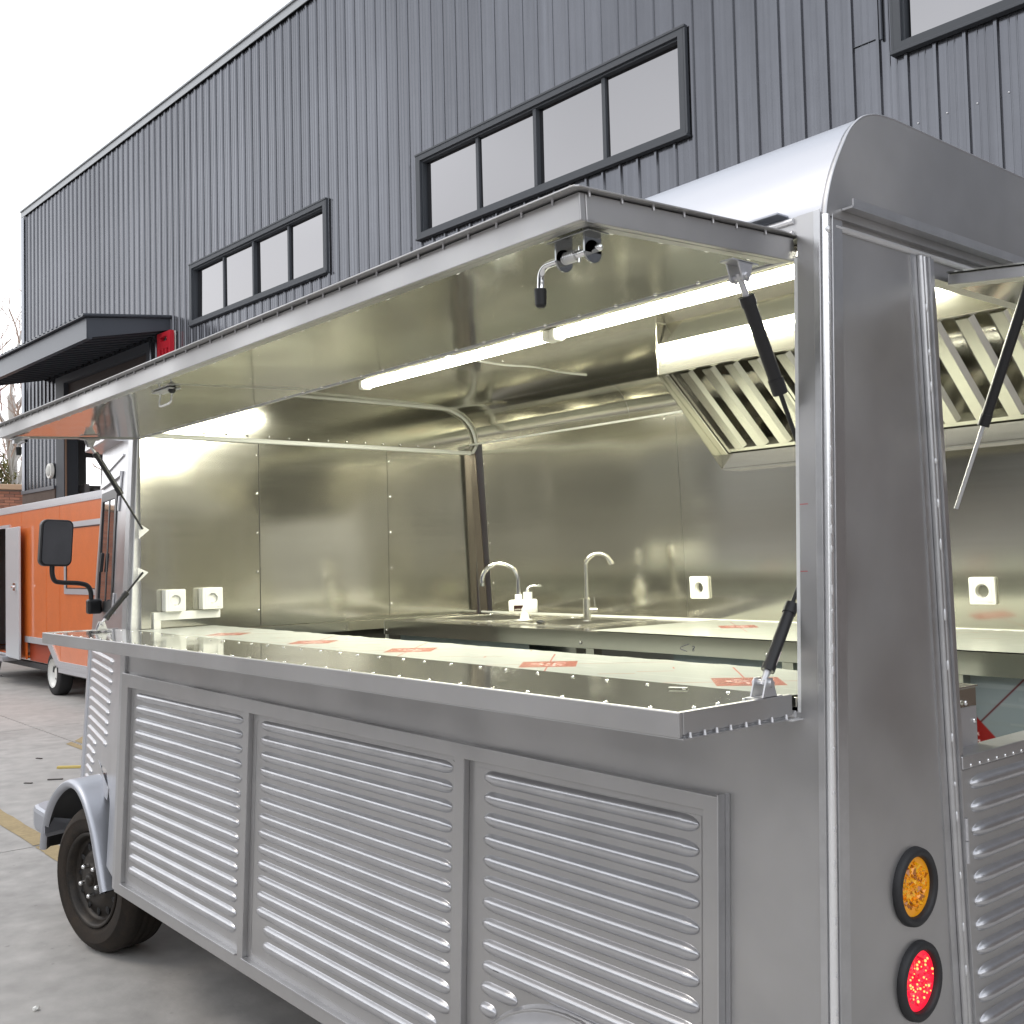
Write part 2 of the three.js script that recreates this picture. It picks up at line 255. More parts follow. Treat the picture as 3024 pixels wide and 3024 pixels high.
  { // canopy over the door
    const c = grp('canopy', building), a = -21.75, b = -15.72, v = 1.38;
    part('fascia', [poly([[a, 5.33], [b, 5.33], [b, 5.66], [a, 5.66]], 0.02).translate(0, 0, v - 0.02), box(a, b, 5.33, 5.36, v - 0.09, v - 0.021)], M.trim, c);
    for (const u of [a, b - 0.02]) part('end_beam', poly([[0, 5.64], [v - 0.022, 5.345], [v - 0.022, 5.66], [0, 5.84]], 0.02).rotateY(-Math.PI / 2).scale(1, 1, 1).translate(u + 0.02, 0, 0), M.trim, c);
    const top = []; for (let u = a - 0.05; u < b; u += 0.2) { const g = new THREE.BoxGeometry(0.09, 0.03, v + 0.1).rotateX(0.115).translate(u + 0.1, 5.775, v / 2 + 0.03); top.push(g); }
    part('roof_sheet', [new THREE.BoxGeometry(b - a + 0.1, 0.012, v + 0.1).rotateX(0.115).translate((a + b) / 2, 5.755, v / 2 + 0.03), ...top], M.trim, c);
    part('soffit', [new THREE.BoxGeometry(b - a - 0.05, 0.012, v - 0.06).rotateX(0.19).translate((a + b) / 2, 5.525, v / 2)], std({ color: C(0.05, 0.05, 0.055), roughness: 0.6 }), c);
    for (let u = a + 0.1; u < b - 0.1; u += 0.3) part('soffit_rib', new THREE.BoxGeometry(0.05, 0.025, v - 0.08).rotateX(0.19).translate(u, 5.507, v / 2), M.frameDark, c);
  }
  { // doorway
    const d = grp('doorway', building);
    part('frame', [box(-21.0, -20.55, 0, 5.57, -0.25, 0.03), box(-16.62, -16.5, 0, 5.57, -0.25, 0.03), box(-20.55, -16.62, 5.42, 5.57, -0.25, 0.03)], M.frameDark, d);
    part('lintel', [box(-20.54, -16.63, 4.75, 5.41, -0.2, -0.06)], M.brown, d);
    part('jamb_strip', [box(-20.549, -20.53, 0, 4.74, -0.02, 0.012)], std({ color: C(0.3, 0.19, 0.13), roughness: 0.6 }), d);
    part('ledge', [box(-22.2, -20.9, 3.2, 3.45, -0.6, -0.5), box(-22.0, -21.2, 3.2, 3.38, -0.9, -0.8)], std({ color: C(0.45, 0.45, 0.45), roughness: 0.7 }), d);
  }
}
{ // red cut-out sign, round wall lamp and bracket arm on the facade
  const s = thing('shop_sign', 'red cut-out sign character fixed to the dark facade beside the entrance canopy', 'sign', onWall(-15.70, 4.41, 0.06).toArray()); s.rotation.y = BY;
  const W = 0.25, holes = [rectPts(-0.14, 0.12, 1.02, 1.10)];
  for (const y of [0.80, 0.62, 0.44, 0.26, 0.10]) for (const x of [-0.15, -0.03, 0.10]) holes.push(rectPts(x, x + 0.075, y, y + 0.10));
  part('letter', poly([[-W, 0], [W, 0], [W, 0.75], [W + 0.0, 0.84], [W, 1.17], [-W, 1.17]], 0.07, holes), M.red, s);
  part('letter_edge', poly([[-W, 0], [W, 0], [W, 1.17], [-W, 1.17]], 0.008, holes).translate(0, 0, -0.03), M.white, s);
  part('standoff', [-0.2, 0.2].flatMap((x) => [0.05, 1.12].map((y) => rod(V(x, y, -0.09), V(x, y, 0), 0.012))), M.zinc, s);
  const l = thing('wall_lamp', 'round white bulkhead lamp on the ribbed wall left of the doorway', 'lamp', onWall(-21.25, 3.72, 0.03).toArray()); l.rotation.y = BY;
  part('housing', new THREE.CylinderGeometry(0.15, 0.16, 0.06, 24).rotateX(Math.PI / 2).translate(0, 0, 0.03), M.white, l);
  part('lens', ball(V(0, 0, 0.06), 0.11, 1, 1, 0.4, 16), M.sealant, l);
  const a = thing('bracket_arm', 'thin grey curved arm reaching out from the facade near its left corner', 'bracket', onWall(-22.35, 5.9, 0.03).toArray()); a.rotation.y = BY;
  part('arm', tube([V(0, 0, 0), V(0.02, 0.02, 0.35), V(0.02, 0.2, 1.0), V(-0.1, 0.42, 1.9), V(-0.3, 0.5, 2.8)], 0.028, 30, 8), M.zinc, a);
  part('flange', new THREE.CylinderGeometry(0.08, 0.08, 0.03, 16).rotateX(Math.PI / 2), M.zinc, a);
}
{ // workshop across the yard, out of frame, mirrored in the metal
  const w = thing('yard_workshop', 'long grey workshop facing the truck across the yard', 'building', [0, 0, 19]);
  part('wall', [box(-34, 30, 0.9, 7.2, 0, 9)], std({ color: C(0.10, 0.105, 0.115), roughness: 0.7, map: rep(T.concrete, 6) }), w);
  part('plinth', [box(-34, 30, 0, 0.9, -0.05, 9)], std({ color: C(0.25, 0.23, 0.21), roughness: 0.9 }), w);
  part('roof', [box(-34.3, 30.3, 7.2, 7.4, -0.4, 9.3)], M.trim, w);
  for (let k = 0; k < 6; k++) { part('door', [box(-29 + k * 10, -25 + k * 10, 0.02, 4.4, -0.04, 0.3)], k % 2 ? M.inner : std({ color: C(0.34, 0.35, 0.36), roughness: 0.6 }), w); part('window', [box(-23.4 + k * 10, -20.8 + k * 10, 2.2, 4, -0.02, 0.3)], M.winGlass, w); }
  const e = thing('yard_shed', 'dark grey shed closing the yard at the rear end of the truck', 'building', [23, 0, -4]);
  part('wall', [box(0, 8, 0, 5.2, -16, 14)], std({ color: C(0.10, 0.105, 0.115), roughness: 0.7, map: rep(T.concrete, 6) }), e);
  part('roof', [box(-0.3, 8.3, 5.2, 5.35, -16.3, 14.3)], M.trim, e);
  part('door', [box(-0.04, 0.3, 0.02, 4, -6, -1)], M.inner, e); part('door', [box(-0.04, 0.3, 0.02, 4, 3, 7)], std({ color: C(0.3, 0.31, 0.32), roughness: 0.6 }), e);
}
{ // brick wall, shrub and trees at the far left
  const w = thing('brick_wall', 'tall weathered red brick boundary wall with pale coping behind the orange trailer', 'wall', [-28, 0, 0]);
  part('core', box(-0.36, -0.02, 0, 3.78, -20, 14), M.mortar, w);
  part('coping', box(-0.45, 0.08, 3.78, 3.92, -20, 14, 0.02), M.cap, w);
  const bg = new THREE.BoxGeometry(0.03, 0.062, 0.24); const ms = [M.brick, M.brick2, M.brick.clone()]; ms[2].color.multiplyScalar(1.25);
  const list = [[], [], []];
  for (let r = 0; r < 50; r++) for (let k = 0; k < 60; k++) list[(rnd() * 3) | 0].push(bg.clone().translate(-0.006 + rr(-0.003, 0.003), 0.04 + r * 0.0748, -12 + k * 0.252 + (r % 2) * 0.126));
  list.forEach((l, i) => stuff(part('brick_courses', l, ms[i], w)));
  function bare(name, label, cat, pos, h, mat, sd, r0, spread, group) {
    seed = sd; const t = thing(name, label, cat, pos, group), tr = [], tw = [];
    const branch = (p, dir, len, r, lv) => {
      const q = p.clone().addScaledVector(dir, len * 0.5).add(V(rr(-1, 1), 0, rr(-1, 1)).multiplyScalar(len * 0.05)), e = p.clone().addScaledVector(dir, len);
      (lv < 2 ? tr : tw).push(tube([p, q, e], r, 4, lv < 2 ? 7 : 4)); if (lv >= 4) return;
      const n = lv === 0 ? 9 : 4; for (let k = 0; k < n; k++) { const f = lv === 0 ? 0.3 + 0.7 * (k + 1) / n : 0.35 + 0.65 * (k + 1) / n; const nd = dir.clone().multiplyScalar(0.75).add(V(rr(-1, 1), rr(-0.05, 0.7), rr(-1, 1)).multiplyScalar(spread)).normalize(); branch(p.clone().addScaledVector(dir, len * f), nd, len * (lv === 0 ? rr(0.25, 0.42) : rr(0.4, 0.65)), r * (lv === 0 ? 0.4 : 0.5), lv + 1); }
    };
    branch(V(0, 0, 0), V(0, 1, 0), h, r0, 0); part('trunk', tr, mat, t); stuff(part('crown', tw, M.twig, t)); return t;
  }
  bare('birch_tree', 'slender leafless birch with a pale trunk standing close to the corner of the factory', 'tree', [-30.5, 0, -6.65], 6.6, std({ color: C(0.72, 0.70, 0.67), roughness: 0.8, map: rep(T.paint, 0.5) }), 11, 0.10, 0.8);
  bare('bare_tree', 'tall leafless tree behind the brick wall at the left edge', 'tree', [-38, 0, -6.2], 9.2, M.bark, 23, 0.13, 0.6);
  bare('bare_tree', 'leafless brown tree seen through the gap left of the factory corner', 'tree', [-46, 0, -11], 5.6, M.bark, 37, 0.12, 0.95);
  bare('bare_tree', 'leafless tree showing through the lit window inside the doorway', 'tree', [-38, 0, -13.5], 6, M.bark, 51, 0.18, 0.95);
  seed = 5; const sh = thing('bamboo_shrub', 'dense olive green leafy bamboo shrub rising above the brick wall', 'shrub', [-30.4, 0, -5.6]);
  const lg = new THREE.PlaneGeometry(0.035, 0.2, 1, 2), lp = lg.attributes.position; lp.setZ(2, 0.01); const leaves = [];
  for (let k = 0; k < 5200; k++) { const a = rr(0, 6.28), ra = Math.sqrt(rnd()) * 1.15, y = rr(2.6, 5.15) + 0.5 * fbm(Math.cos(a) * 2, ra, 3) - ra * ra * 0.5; leaves.push(lg.clone().rotateX(rr(-1.5, 1.5)).rotateY(rr(0, 6.28)).rotateZ(rr(-1, 1)).translate(ra * Math.cos(a), y, ra * Math.sin(a))); }
  const lv = part('foliage', leaves, M.leaf, sh); stuff(lv);
  part('stem', Array.from({ length: 22 }, () => { const a = rr(0, 6.28), q = rr(0, 0.8); return rod(V(q * 0.5 * Math.cos(a), 0, q * 0.5 * Math.sin(a)), V(q * Math.cos(a), 4.4, q * Math.sin(a)), 0.02, 0.01, 6); }), std({ color: C(0.2, 0.2, 0.07), roughness: 0.7 }), sh);
}

// ================================================================== ORANGE TRAILER
const trailer = thing('catering_trailer', 'orange catering trailer with silver edge trim and its door open behind the truck cab', 'trailer', [-12, 0, -2.94]);
{
  const t = trailer, L = -6.6;
  // side outline (x, y) with a stepped wheel opening
  const out = [[L, 0.42], [-3.55, 0.42], [-3.55, 0.67], [-2.42, 0.67], [-2.05, 0.40], [0.6, 0.40], [0.6, 2.62], [L, 2.62]];
  const dr = [-5.22, -4.40, 0.46, 2.37];
  part('body', [poly(out, 0.03, [rectPts(dr[0], dr[1], dr[2], dr[3])]).translate(0, 0, -0.03), poly(out, 0.03).translate(0, 0, -2.05), box(0.57, 0.6, 0.4, 2.62, -2.02, -0.03), box(L, L + 0.03, 0.42, 2.62, -2.02, -0.03), box(L + 0.04, -3.56, 0.44, 0.47, -2.01, -0.04)], M.orange, t);
  part('roof', [box(L - 0.01, 0.61, 2.62, 2.68, -2.06, -0.015, 0.01)], M.trailerTrim, t);
  part('top_trim', [box(L - 0.01, 0.61, 2.585, 2.69, -0.014, 0.012, 0.004)], M.trailerTrim, t);
  part('skirt_trim', [box(L, -5.02, 0.43, 0.52, 0.001, 0.014, 0.003), box(-3.55, -2.45, 0.67, 0.76, 0.001, 0.014, 0.003),
    poly([[-2.45, 0.67], [-2.36, 0.76], [-1.98, 0.485], [-2.06, 0.395]], 0.013).translate(0, 0, 0.001), box(-2.03, 0.6, 0.395, 0.485, 0.001, 0.0135, 0.003), box(-2.0, 0.6, 0.33, 0.394, -0.03, 0.01, 0.004)], M.trailerTrim, t);
  part('lower_frame', [box(L, 0.6, 0.3, 0.38, -0.12, -0.05), box(L, 0.6, 0.3, 0.38, -2.0, -1.93), box(L, -3.7, 0.42, 0.44, -2.0, -0.06)], M.blackPaint, t);
  stuff(part('trim_rivets', Array.from({ length: 84 }, (_, k) => [rivet(V(L + 0.05 + k * 0.085, 2.61, 0.0125), V(0, 0, 1), 0.007, 0.6), ...(k > 53 ? [rivet(V(L + 0.05 + k * 0.085, 0.44, 0.0138), V(0, 0, 1), 0.006, 0.6)] : [])]).flat(), M.zinc, t));
  for (const x of [-3.75, -2.55, -1.95]) part('panel_joint', [box(x, x + 0.006, x > -2.4 ? 0.5 : 0.78, 2.58, 0.0005, 0.0025)], M.orange, t);
  const h = grp('serving_hatch', t);
  part('hatch_frame', [poly(rectPts(-1.72, 0.5, 1.39, 2.34, 0.02), 0.014, [rectPts(-1.655, 0.435, 1.46, 2.27, 0.01)]).translate(0, 0, 0.002)], M.trailerTrim, h);
  part('hatch_seal', [poly(rectPts(-1.65, 0.43, 1.465, 2.265, 0.02), 0.008, [rectPts(-1.64, 0.42, 1.475, 2.255, 0.01)]).translate(0, 0, 0.002)], M.rubber, h);
  part('door_frame', [poly(rectPts(dr[0] - 0.05, dr[1] + 0.05, dr[2] - 0.04, dr[3] + 0.05), 0.02, [rectPts(...dr)])], M.trailerTrim, t);
  const d = grp('door', t);   // swung out past ninety degrees
  const dg = (g) => g.rotateY(3.09).translate(dr[1] + 0.04, 0, 0.03);
  part('door_leaf', dg(box(-0.85, 0, dr[2] - 0.04, dr[3] - 0.01, -0.035, 0, 0.006)), std({ color: C(0.62, 0.65, 0.68), roughness: 0.3, metalness: 0.3 }), d);
  part('lock', [dg(box(-0.75, -0.62, 1.42, 1.54, -0.065, -0.036, 0.004)), dg(rod(V(-0.7, 1.48, -0.065), V(-0.7, 1.48, -0.1), 0.02))], M.chrome, d);
  part('interior_lining', [box(-6.5, -3.6, 0.48, 2.6, -1.3, -1.25), box(-6.5, -6.45, 0.48, 2.6, -1.24, -0.06), box(-6.44, -5.3, 0.48, 2.6, -0.06, -0.04), box(-6.44, -3.6, 2.55, 2.6, -1.24, -0.06)], M.inner, t);
  part('wrapped_stock', [box(-5.0, -4.2, 0.52, 1.3, -0.9, -0.5, 0.03)], std({ color: C(0.12, 0.2, 0.32), roughness: 0.25, bumpMap: rep(T.cloud, 0.15), bumpScale: 0.016 }), t);
  part('step', [box(-5.1, -4.2, 0.36, 0.44, -0.05, 0.16, 0.006)], M.zinc, t);
  part('mudguard', [poly([[-3.55, 0.40], [-2.55, 0.40], [-2.45, 0.72], [-3.55, 0.72]], 0.01).translate(0, 0, -0.07)], std({ color: C(0.35, 0.05, 0.015), roughness: 0.5 }), t);  // recessed orange panel, its shade painted in as darker orange
  const wheelAt = (x, z) => { const w = grp('wheel', t); const prof = [[0.19, -0.004], [0.215, -0.002], [0.25, 0.002], [0.29, -0.012], [0.3, -0.03], [0.303, -0.1], [0.3, -0.17], [0.28, -0.19], [0.19, -0.2]];
    part('tyre', new THREE.LatheGeometry(prof.map((p) => new THREE.Vector2(p[0], p[1])), 40).rotateX(Math.PI / 2).translate(x, 0.3, z), M.tyreDark, w);
    part('rim', [new THREE.LatheGeometry([[0.0, -0.05], [0.07, -0.045], [0.09, -0.065], [0.15, -0.07], [0.18, -0.03], [0.198, 0.004], [0.192, -0.02], [0.16, -0.09]].map((p) => new THREE.Vector2(...p)), 40).rotateX(Math.PI / 2).translate(x, 0.3, z)], M.white, w);
    part('rim_holes', Array.from({ length: 8 }, (_, k) => ball(V(x + 0.11 * Math.cos(k * 0.785), 0.3 + 0.11 * Math.sin(k * 0.785), z - 0.066), 0.02, 1, 1, 0.3, 8)), M.black, w); };
  wheelAt(-2.28, 0.0); wheelAt(-2.28, -1.86);
  const j = grp('corner_jack', t); part('leg', [rod(V(-5.6, 0.45, -0.2), V(-5.75, 0.03, -0.15), 0.035), box(-5.82, -5.68, 0, 0.03, -0.22, -0.08)], M.zinc, j);
  const j2 = grp('jockey_wheel', t); part('wheel_disc', [new THREE.CylinderGeometry(0.1, 0.1, 0.05, 20).rotateX(Math.PI / 2).translate(-3.0, 0.1, -0.35)], M.zinc, j2); part('post', [rod(V(-3.0, 0.12, -0.3), V(-3.0, 0.5, -0.3), 0.022)], M.zinc, j2);
  part('axle', [rod(V(-2.28, 0.3, -0.2), V(-2.28, 0.3, -1.8), 0.03), box(-3.3, -2.4, 0.36, 0.42, -0.4, -0.34)], M.zinc, t);
}

// ================================================================== FOOD TRUCK
// x runs along the truck (rear end at x = 0), the serving side leans in: z = -0.045 (y - 1.72)
const truck = thing('food_truck', 'silver retro food truck with its serving awning and counter flap open in the foreground', 'food truck');
const LEAN = 0.045, zs = (y) => -LEAN * (y - 1.72), zb = (y) => -1.80 + 0.048 * (y - 1.72);
const SIDE = basis(V(1, 0, 0), V(0, 1, -LEAN), V(0, LEAN, 1), V(0, 1.72 * 1, 0));
const side = (g) => g.translate(0, -1.72, 0).applyMatrix4(SIDE);
const sb = (x0, x1, y0, y1, z0, z1, r = 0) => side(box(x0, x1, y0, y1, z0, z1, r));
function ribGeo(L, w = 0.0160, h = 0.0118, tip = 0.04) {   // pressed rib lying along x, crest towards +z
  const prof = [[-1.06, 0], [-0.95, 0.12], [-0.82, 0.42], [-0.62, 0.74], [-0.36, 0.94], [0, 1], [0.36, 0.94], [0.62, 0.74], [0.82, 0.42], [0.95, 0.12], [1.06, 0]], st = [];
  const t = Math.min(tip, L * 0.45);
  for (const k of [0, 0.06, 0.18, 0.36, 0.6, 0.82, 1]) st.push(k * t); st.push(L / 2); for (const k of [1, 0.82, 0.6, 0.36, 0.18, 0.06, 0]) st.push(L - k * t);
  const pos = [], idx = [];
  for (const x of st) { const d = Math.min(x, L - x), q = d >= t ? 1 : Math.sqrt(1 - (1 - d / t) ** 2), s = Math.max(0.02, q); for (const [v, k] of prof) pos.push(x, v * w * Math.pow(s, 0.9), k * h * s - 0.0003); }
  const n = prof.length; for (let i = 0; i < st.length - 1; i++) for (let j = 0; j < n - 1; j++) { const a = i * n + j, b = a + 1, c = a + n, d = c + 1; idx.push(a, c, d, a, d, b); }
  const g = new THREE.BufferGeometry(); g.setAttribute('position', new THREE.Float32BufferAttribute(pos, 3)); g.setIndex(idx); g.computeVertexNormals(); return g;
}
const arc = (cx, cy, r, a0, a1, n = 24) => Array.from({ length: n + 1 }, (_, i) => { const a = a0 + (a1 - a0) * i / n; return [cx + r * Math.cos(a), cy + r * Math.sin(a)]; });
{ // ---- serving side below the opening
  const AX = -0.60, AY = 0.33, AR = 0.425, yb = 0.436, da = Math.asin((yb - AY) / AR);
  const archCut = (r) => { const d = Math.asin((yb - AY) / r); return arc(AX, AY, r, d, Math.PI - d); };
  part('side_skin', [side(poly([[-3.305, yb], [AX - Math.cos(da) * AR, yb], ...archCut(AR - 0.012).reverse(), [0, yb], [0, 1.44], [-3.305, 1.44]], 0.02).translate(0, 0, -0.02))], M.skin, truck);
  part('front_edge_trim', [sb(-3.325, -3.27, yb - 0.005, 2.31, -0.018, 0.012, 0.004), sb(-3.326, -3.306, yb, 2.31, -0.12, -0.019)], M.alu, truck);
  // frame standing 25 mm proud, with three recessed ribbed panels
  const P1 = [-3.205, -2.165, 0.475, 1.243], P2 = [-2.128, -1.02, 0.475, 1.243], P3 = [-0.982, -0.245, 0.475, 1.243];
  const arcHole = arc(AX, AY, AR, Math.asin((0.475 - AY) / AR), Math.PI - Math.asin((0.475 - AY) / AR));
  const inP3 = arcHole.filter((p) => p[0] < P3[1] && p[0] > P3[0]);
  const frameOut = [[-3.27, yb - 0.004], [AX - Math.cos(da) * AR, yb - 0.004], ...archCut(AR).reverse().filter((p) => p[0] < -0.21), [-0.211, AY + Math.sqrt(AR * AR - 0.389 * 0.389)], [-0.211, 1.272], [-3.27, 1.296]];
  const hole3 = [[P3[0], AY + 0.20], ...arc(AX, AY, AR + 0.004, Math.PI - 0.46, 0.58, 20), [P3[1], AY + 0.27], [P3[1], P3[3]], [P3[0], P3[3]]];
  part('panel_frame', [side(poly(frameOut, 0.019, [rectPts(...P1), rectPts(...P2), hole3], 0.002).translate(0, 0, 0.001))], M.skin, truck);
  const pan = (P, rows) => {
    const g = grp('ribbed_panel', truck);
    const inset = 0.0025;
    part('panel_sheet', side(poly(rectPts(P[0] + 0.001, P[1] - 0.001, P[2] + 0.001, P[3] - 0.001), 0.004).translate(0, 0, inset - 0.002)), M.skin, g);
    part('panel_bead', [side(poly(rectPts(P[0] + 0.012, P[1] - 0.012, P[2] + 0.012, P[3] - 0.012, 0.02), 0.0012, [rectPts(P[0] + 0.028, P[1] - 0.028, P[2] + 0.02, P[3] - 0.02, 0.016)]).translate(0, 0, inset + 0.002))], M.skin, g);
    for (const [x0, x1, y] of rows) part('rib', side(ribGeo(x1 - x0).translate(x0, y, inset + 0.0022)), M.paintSilver, g);
    return g;
  };
  const rowY = (k) => 1.2115 - 0.0479 * k;
  pan(P1, Array.from({ length: 15 }, (_, k) => [-3.147 - 0.0012 * k, -2.2 - 0.001 * k, rowY(k)]));
  pan(P2, Array.from({ length: 15 }, (_, k) => k < 13 ? [-2.068, -1.046, rowY(k)] : [-2.018, -1.10, rowY(k)]));
  // third panel: ribs stop at the wheel arch
  const g3 = grp('ribbed_panel', truck);
  part('panel_sheet', side(poly([[P3[0] + 0.001, 0.5], ...arc(AX, AY, AR - 0.004, Math.PI - 0.45, 0.57, 24), [P3[1] - 0.001, 0.575], [P3[1] - 0.001, P3[3] - 0.001], [P3[0] + 0.001, P3[3] - 0.001]], 0.004).translate(0, 0, 0.0005)), M.skin, g3);
  part('panel_bead', [side(poly(rectPts(-0.955, -0.262, 1.226, 1.2272), 0.0012).translate(0, 0, 0.0045)), side(poly(rectPts(-0.2632, -0.262, 0.72, 1.2258), 0.0012).translate(0, 0, 0.0045))], M.skin, g3);
  for (let k = 0; k < 12; k++) { const y = rowY(k) - 0.003; const [a, b] = k < 10 ? [-0.922, -0.268] : k === 10 ? [-0.925, -0.795] : [-0.928, -0.868]; part('rib', side(ribGeo(b - a).translate(a, y, 0.0047)), M.paintSilver, g3); }
  part('rib_scratches', [side(box(-0.868, -0.848, 0.7775, 0.7785, 0.0172, 0.0176).translate(0, 0.004, 0))], M.darkSteel, g3);
  // folded ledges under the panels and the return at the end of the frame
  part('panel_ledge', [sb(-3.2, -2.172, 0.4745, 0.479, 0.004, 0.028, 0.001), sb(-2.124, -1.03, 0.4745, 0.479, 0.004, 0.028, 0.001)], M.alu, truck);
  part('frame_end_angle', [sb(-0.2105, -0.2075, 0.60, 1.276, 0.0, 0.0235), sb(-0.207, -0.198, 0.60, 1.278, 0.0005, 0.004)], M.alu, truck);
  // rear wheel-arch flare
  { const rows = []; for (let i = 0; i <= 32; i++) { const a = Math.PI * (0.02 + 0.96 * i / 32); rows.push([[AR + 0.012, 0.003], [AR + 0.004, 0.012], [AR - 0.02, 0.05], [AR - 0.06, 0.085], [AR - 0.10, 0.10], [AR - 0.115, 0.095], [AR - 0.11, 0.085], [AR - 0.06, 0.06], [AR - 0.03, 0.0]].map(([r, z]) => [AX + r * Math.cos(a), AY + r * Math.sin(a), z])); }
    const pos = [], idx = [], n = rows[0].length; rows.flat().forEach((p) => pos.push(...p)); for (let i = 0; i < rows.length - 1; i++) for (let j = 0; j < n - 1; j++) { const a = i * n + j, b = a + 1, c = a + n, d = c + 1; idx.push(a, c, d, a, d, b); }
    const g = new THREE.BufferGeometry(); g.setAttribute('position', new THREE.Float32BufferAttribute(pos, 3)); g.setIndex(idx); g.computeVertexNormals(); part('wheel_arch', side(g), M.paintSilver, truck); }
  // far side, floor, underbody
  part('far_side_wall', [poly([[-3.305, 0.44], [0, 0.44], [0, 2.31], [-3.305, 2.31]], 0.02).translate(0, -1.72, 0).applyMatrix4(basis(V(1, 0, 0), V(0, 1, 0.048), V(0, -0.048, 1), V(0, 1.72, -1.82)))], M.skin, truck);
  part('floor', [box(-3.3, -0.02, 0.46, 0.52, -1.83, 0.02)], M.darkSteel, truck);
  part('rear_axle', [rod(V(-0.6, 0.33, -0.1), V(-0.6, 0.33, -1.7), 0.05), box(-0.95, -0.25, 0.30, 0.36, -0.47, -0.40), box(-0.95, -0.25, 0.30, 0.36, -1.4, -1.33)], M.blackPaint, truck);
  part('under_shade_block', [box(-2.0, -1.3, 0.20, 0.45, -1.3, -0.52, 0.03)], M.blackPaint, truck); part('under_shade_box', [box(-2.9, -2.4, 0.24, 0.45, -1.2, -0.6, 0.02)], M.blackPaint, truck);  // unseen boxes added to deepen the shadow beneath the truck
  for (const [x, z] of [[-0.6, -0.16], [-0.6, -1.68], [-3.88, -1.62]]) { const w = grp('wheel', truck); part('tyre', new THREE.TorusGeometry(0.235, 0.09, 14, 40).scale(1, 1, 1.15).translate(x, 0.325, z), M.tyre, w); part('rim', new THREE.CylinderGeometry(0.19, 0.19, 0.14, 28).rotateX(Math.PI / 2).translate(x, 0.325, z), M.wheel, w); }
  part('chassis', [box(-4.6, -0.1, 0.36, 0.45, -0.5, -0.42), box(-4.6, -0.1, 0.36, 0.45, -1.4, -1.32)], M.black, truck);
}
{ // ---- rear end: corner posts, pillar panels, half door, header
  const pillar = (mir) => {
    const f = (g) => (mir ? g.applyMatrix4(new THREE.Matrix4().makeScale(1, 1, -1).setPosition(0, 0, -1.8)) : g);
    const fx = (g) => { if (!mir) return g; g = f(g); const q = g.index ? g.toNonIndexed() : g; for (const k of Object.keys(q.attributes)) { const a = q.attributes[k]; for (let i = 0; i < a.count; i += 3) for (let c = 0; c < a.itemSize; c++) { const t = a.array[i * a.itemSize + c]; a.array[i * a.itemSize + c] = a.array[(i + 2) * a.itemSize + c]; a.array[(i + 2) * a.itemSize + c] = t; } } return q; };
    const P = grp('rear_pillar', truck);
    part('side_face', [fx(sb(-0.042, -0.001, 1.44, 2.325, -0.03, 0))], M.skin, P);
    part('corner_angle', [fx(sb(-0.006, 0.0075, 0.43, 2.325, 0.0005, 0.0038, 0.0012)), fx(sb(0.0, 0.0045, 0.43, 2.325, -0.071, -0.0372)), fx(sb(0.0, 0.0085, 0.43, 2.325, -0.037, -0.0342, 0.0012))], M.alu, P);
    part('corner_bead', [fx(side(rod(V(0.0035, 0.43, -0.0155), V(0.0035, 2.318, -0.0155), 0.0105, 0.0105, 18))), fx(side(rod(V(0.002, 0.43, -0.027), V(0.002, 2.318, -0.027), 0.006, 0.006, 10)))], M.bright, P);
    seed = mir ? 91 : 90; const w = []; for (let y = 0.5; y < 2.3; y += rr(0.03, 0.075)) w.push(fx(side(ball(V(0.0108, y, -0.0145), 0.0042, 0.9, rr(1.5, 4.5), 1, 8)))); w.push(fx(side(ball(V(0.011, 2.29, -0.014), 0.006, 1, 1.3, 1, 8)))); part('weld_bumps', w, M.weld, P);
    const yA = 0.43, yB = 2.318, zl = (y) => zs(y) - 0.0715, zr = (y) => -0.354 - 0.036 * (1.78 - y);
    const pan = new THREE.ExtrudeGeometry(new THREE.Shape([[-zl(yA), yA], [-zr(yA), yA], [-zr(yB), yB], [-zl(yB), yB]].map((p) => new THREE.Vector2(...p))), { depth: 0.02, bevelEnabled: false }).rotateY(Math.PI / 2).translate(-0.0225, 0, 0);
    part('pillar_panel', fx(pan), M.skin, P);
    const jl = (y) => V(0, y, zr(y) - 0.0005), bead = [], ang = [];
    const slab = (o0, o1, x0, x1) => { const g = new THREE.BufferGeometry(), q = []; const c = (y, o, x) => [x, y, zr(y) - o]; const A = [yA, 2.2985];
      const b = new THREE.BoxGeometry(1, 1, 1); const p = b.attributes.position; for (let i = 0; i < p.count; i++) { const y = p.getY(i) > 0 ? A[1] : A[0], x = p.getX(i) > 0 ? x1 : x0, o = p.getZ(i) > 0 ? o0 : o1; p.setXYZ(i, x, y, zr(y) - o); } b.computeVertexNormals(); return b; };
    part('jamb_angle', [fx(slab(0.0, 0.022, -0.003, 0.001)), fx(slab(0.052, 0.056, -0.02, 0.013)), fx(slab(0.0562, 0.079, -0.06, 0.006))], M.alu, P);
    part('jamb_bead', [fx(rod(V(0.003, yA, zr(yA) - 0.03), V(0.003, 2.297, zr(2.297) - 0.03), 0.0075, 0.0075, 12)), fx(rod(V(0.001, yA, zr(yA) - 0.043), V(0.001, 2.297, zr(2.297) - 0.043), 0.009, 0.009, 12))], M.alu, P);
    const jw = []; for (let y = 0.5; y < 2.25; y += rr(0.06, 0.15)) jw.push(fx(ball(V(0.0105, y, zr(y) - 0.032), 0.0036, 0.8, rr(1.2, 3.5), 1, 8))); part('weld_bumps', jw, M.weld, P);
    part('inner_jamb', [fx(sb(-0.05, -0.0425, 1.40, 2.25, -0.06, -0.001))], M.jamb, P);
    return P;
  };
  pillar(false); pillar(true);
  part('rear_sill', [box(-0.04, 0.003, 0.42, 0.47, -1.36, -0.44)], M.alu, truck);
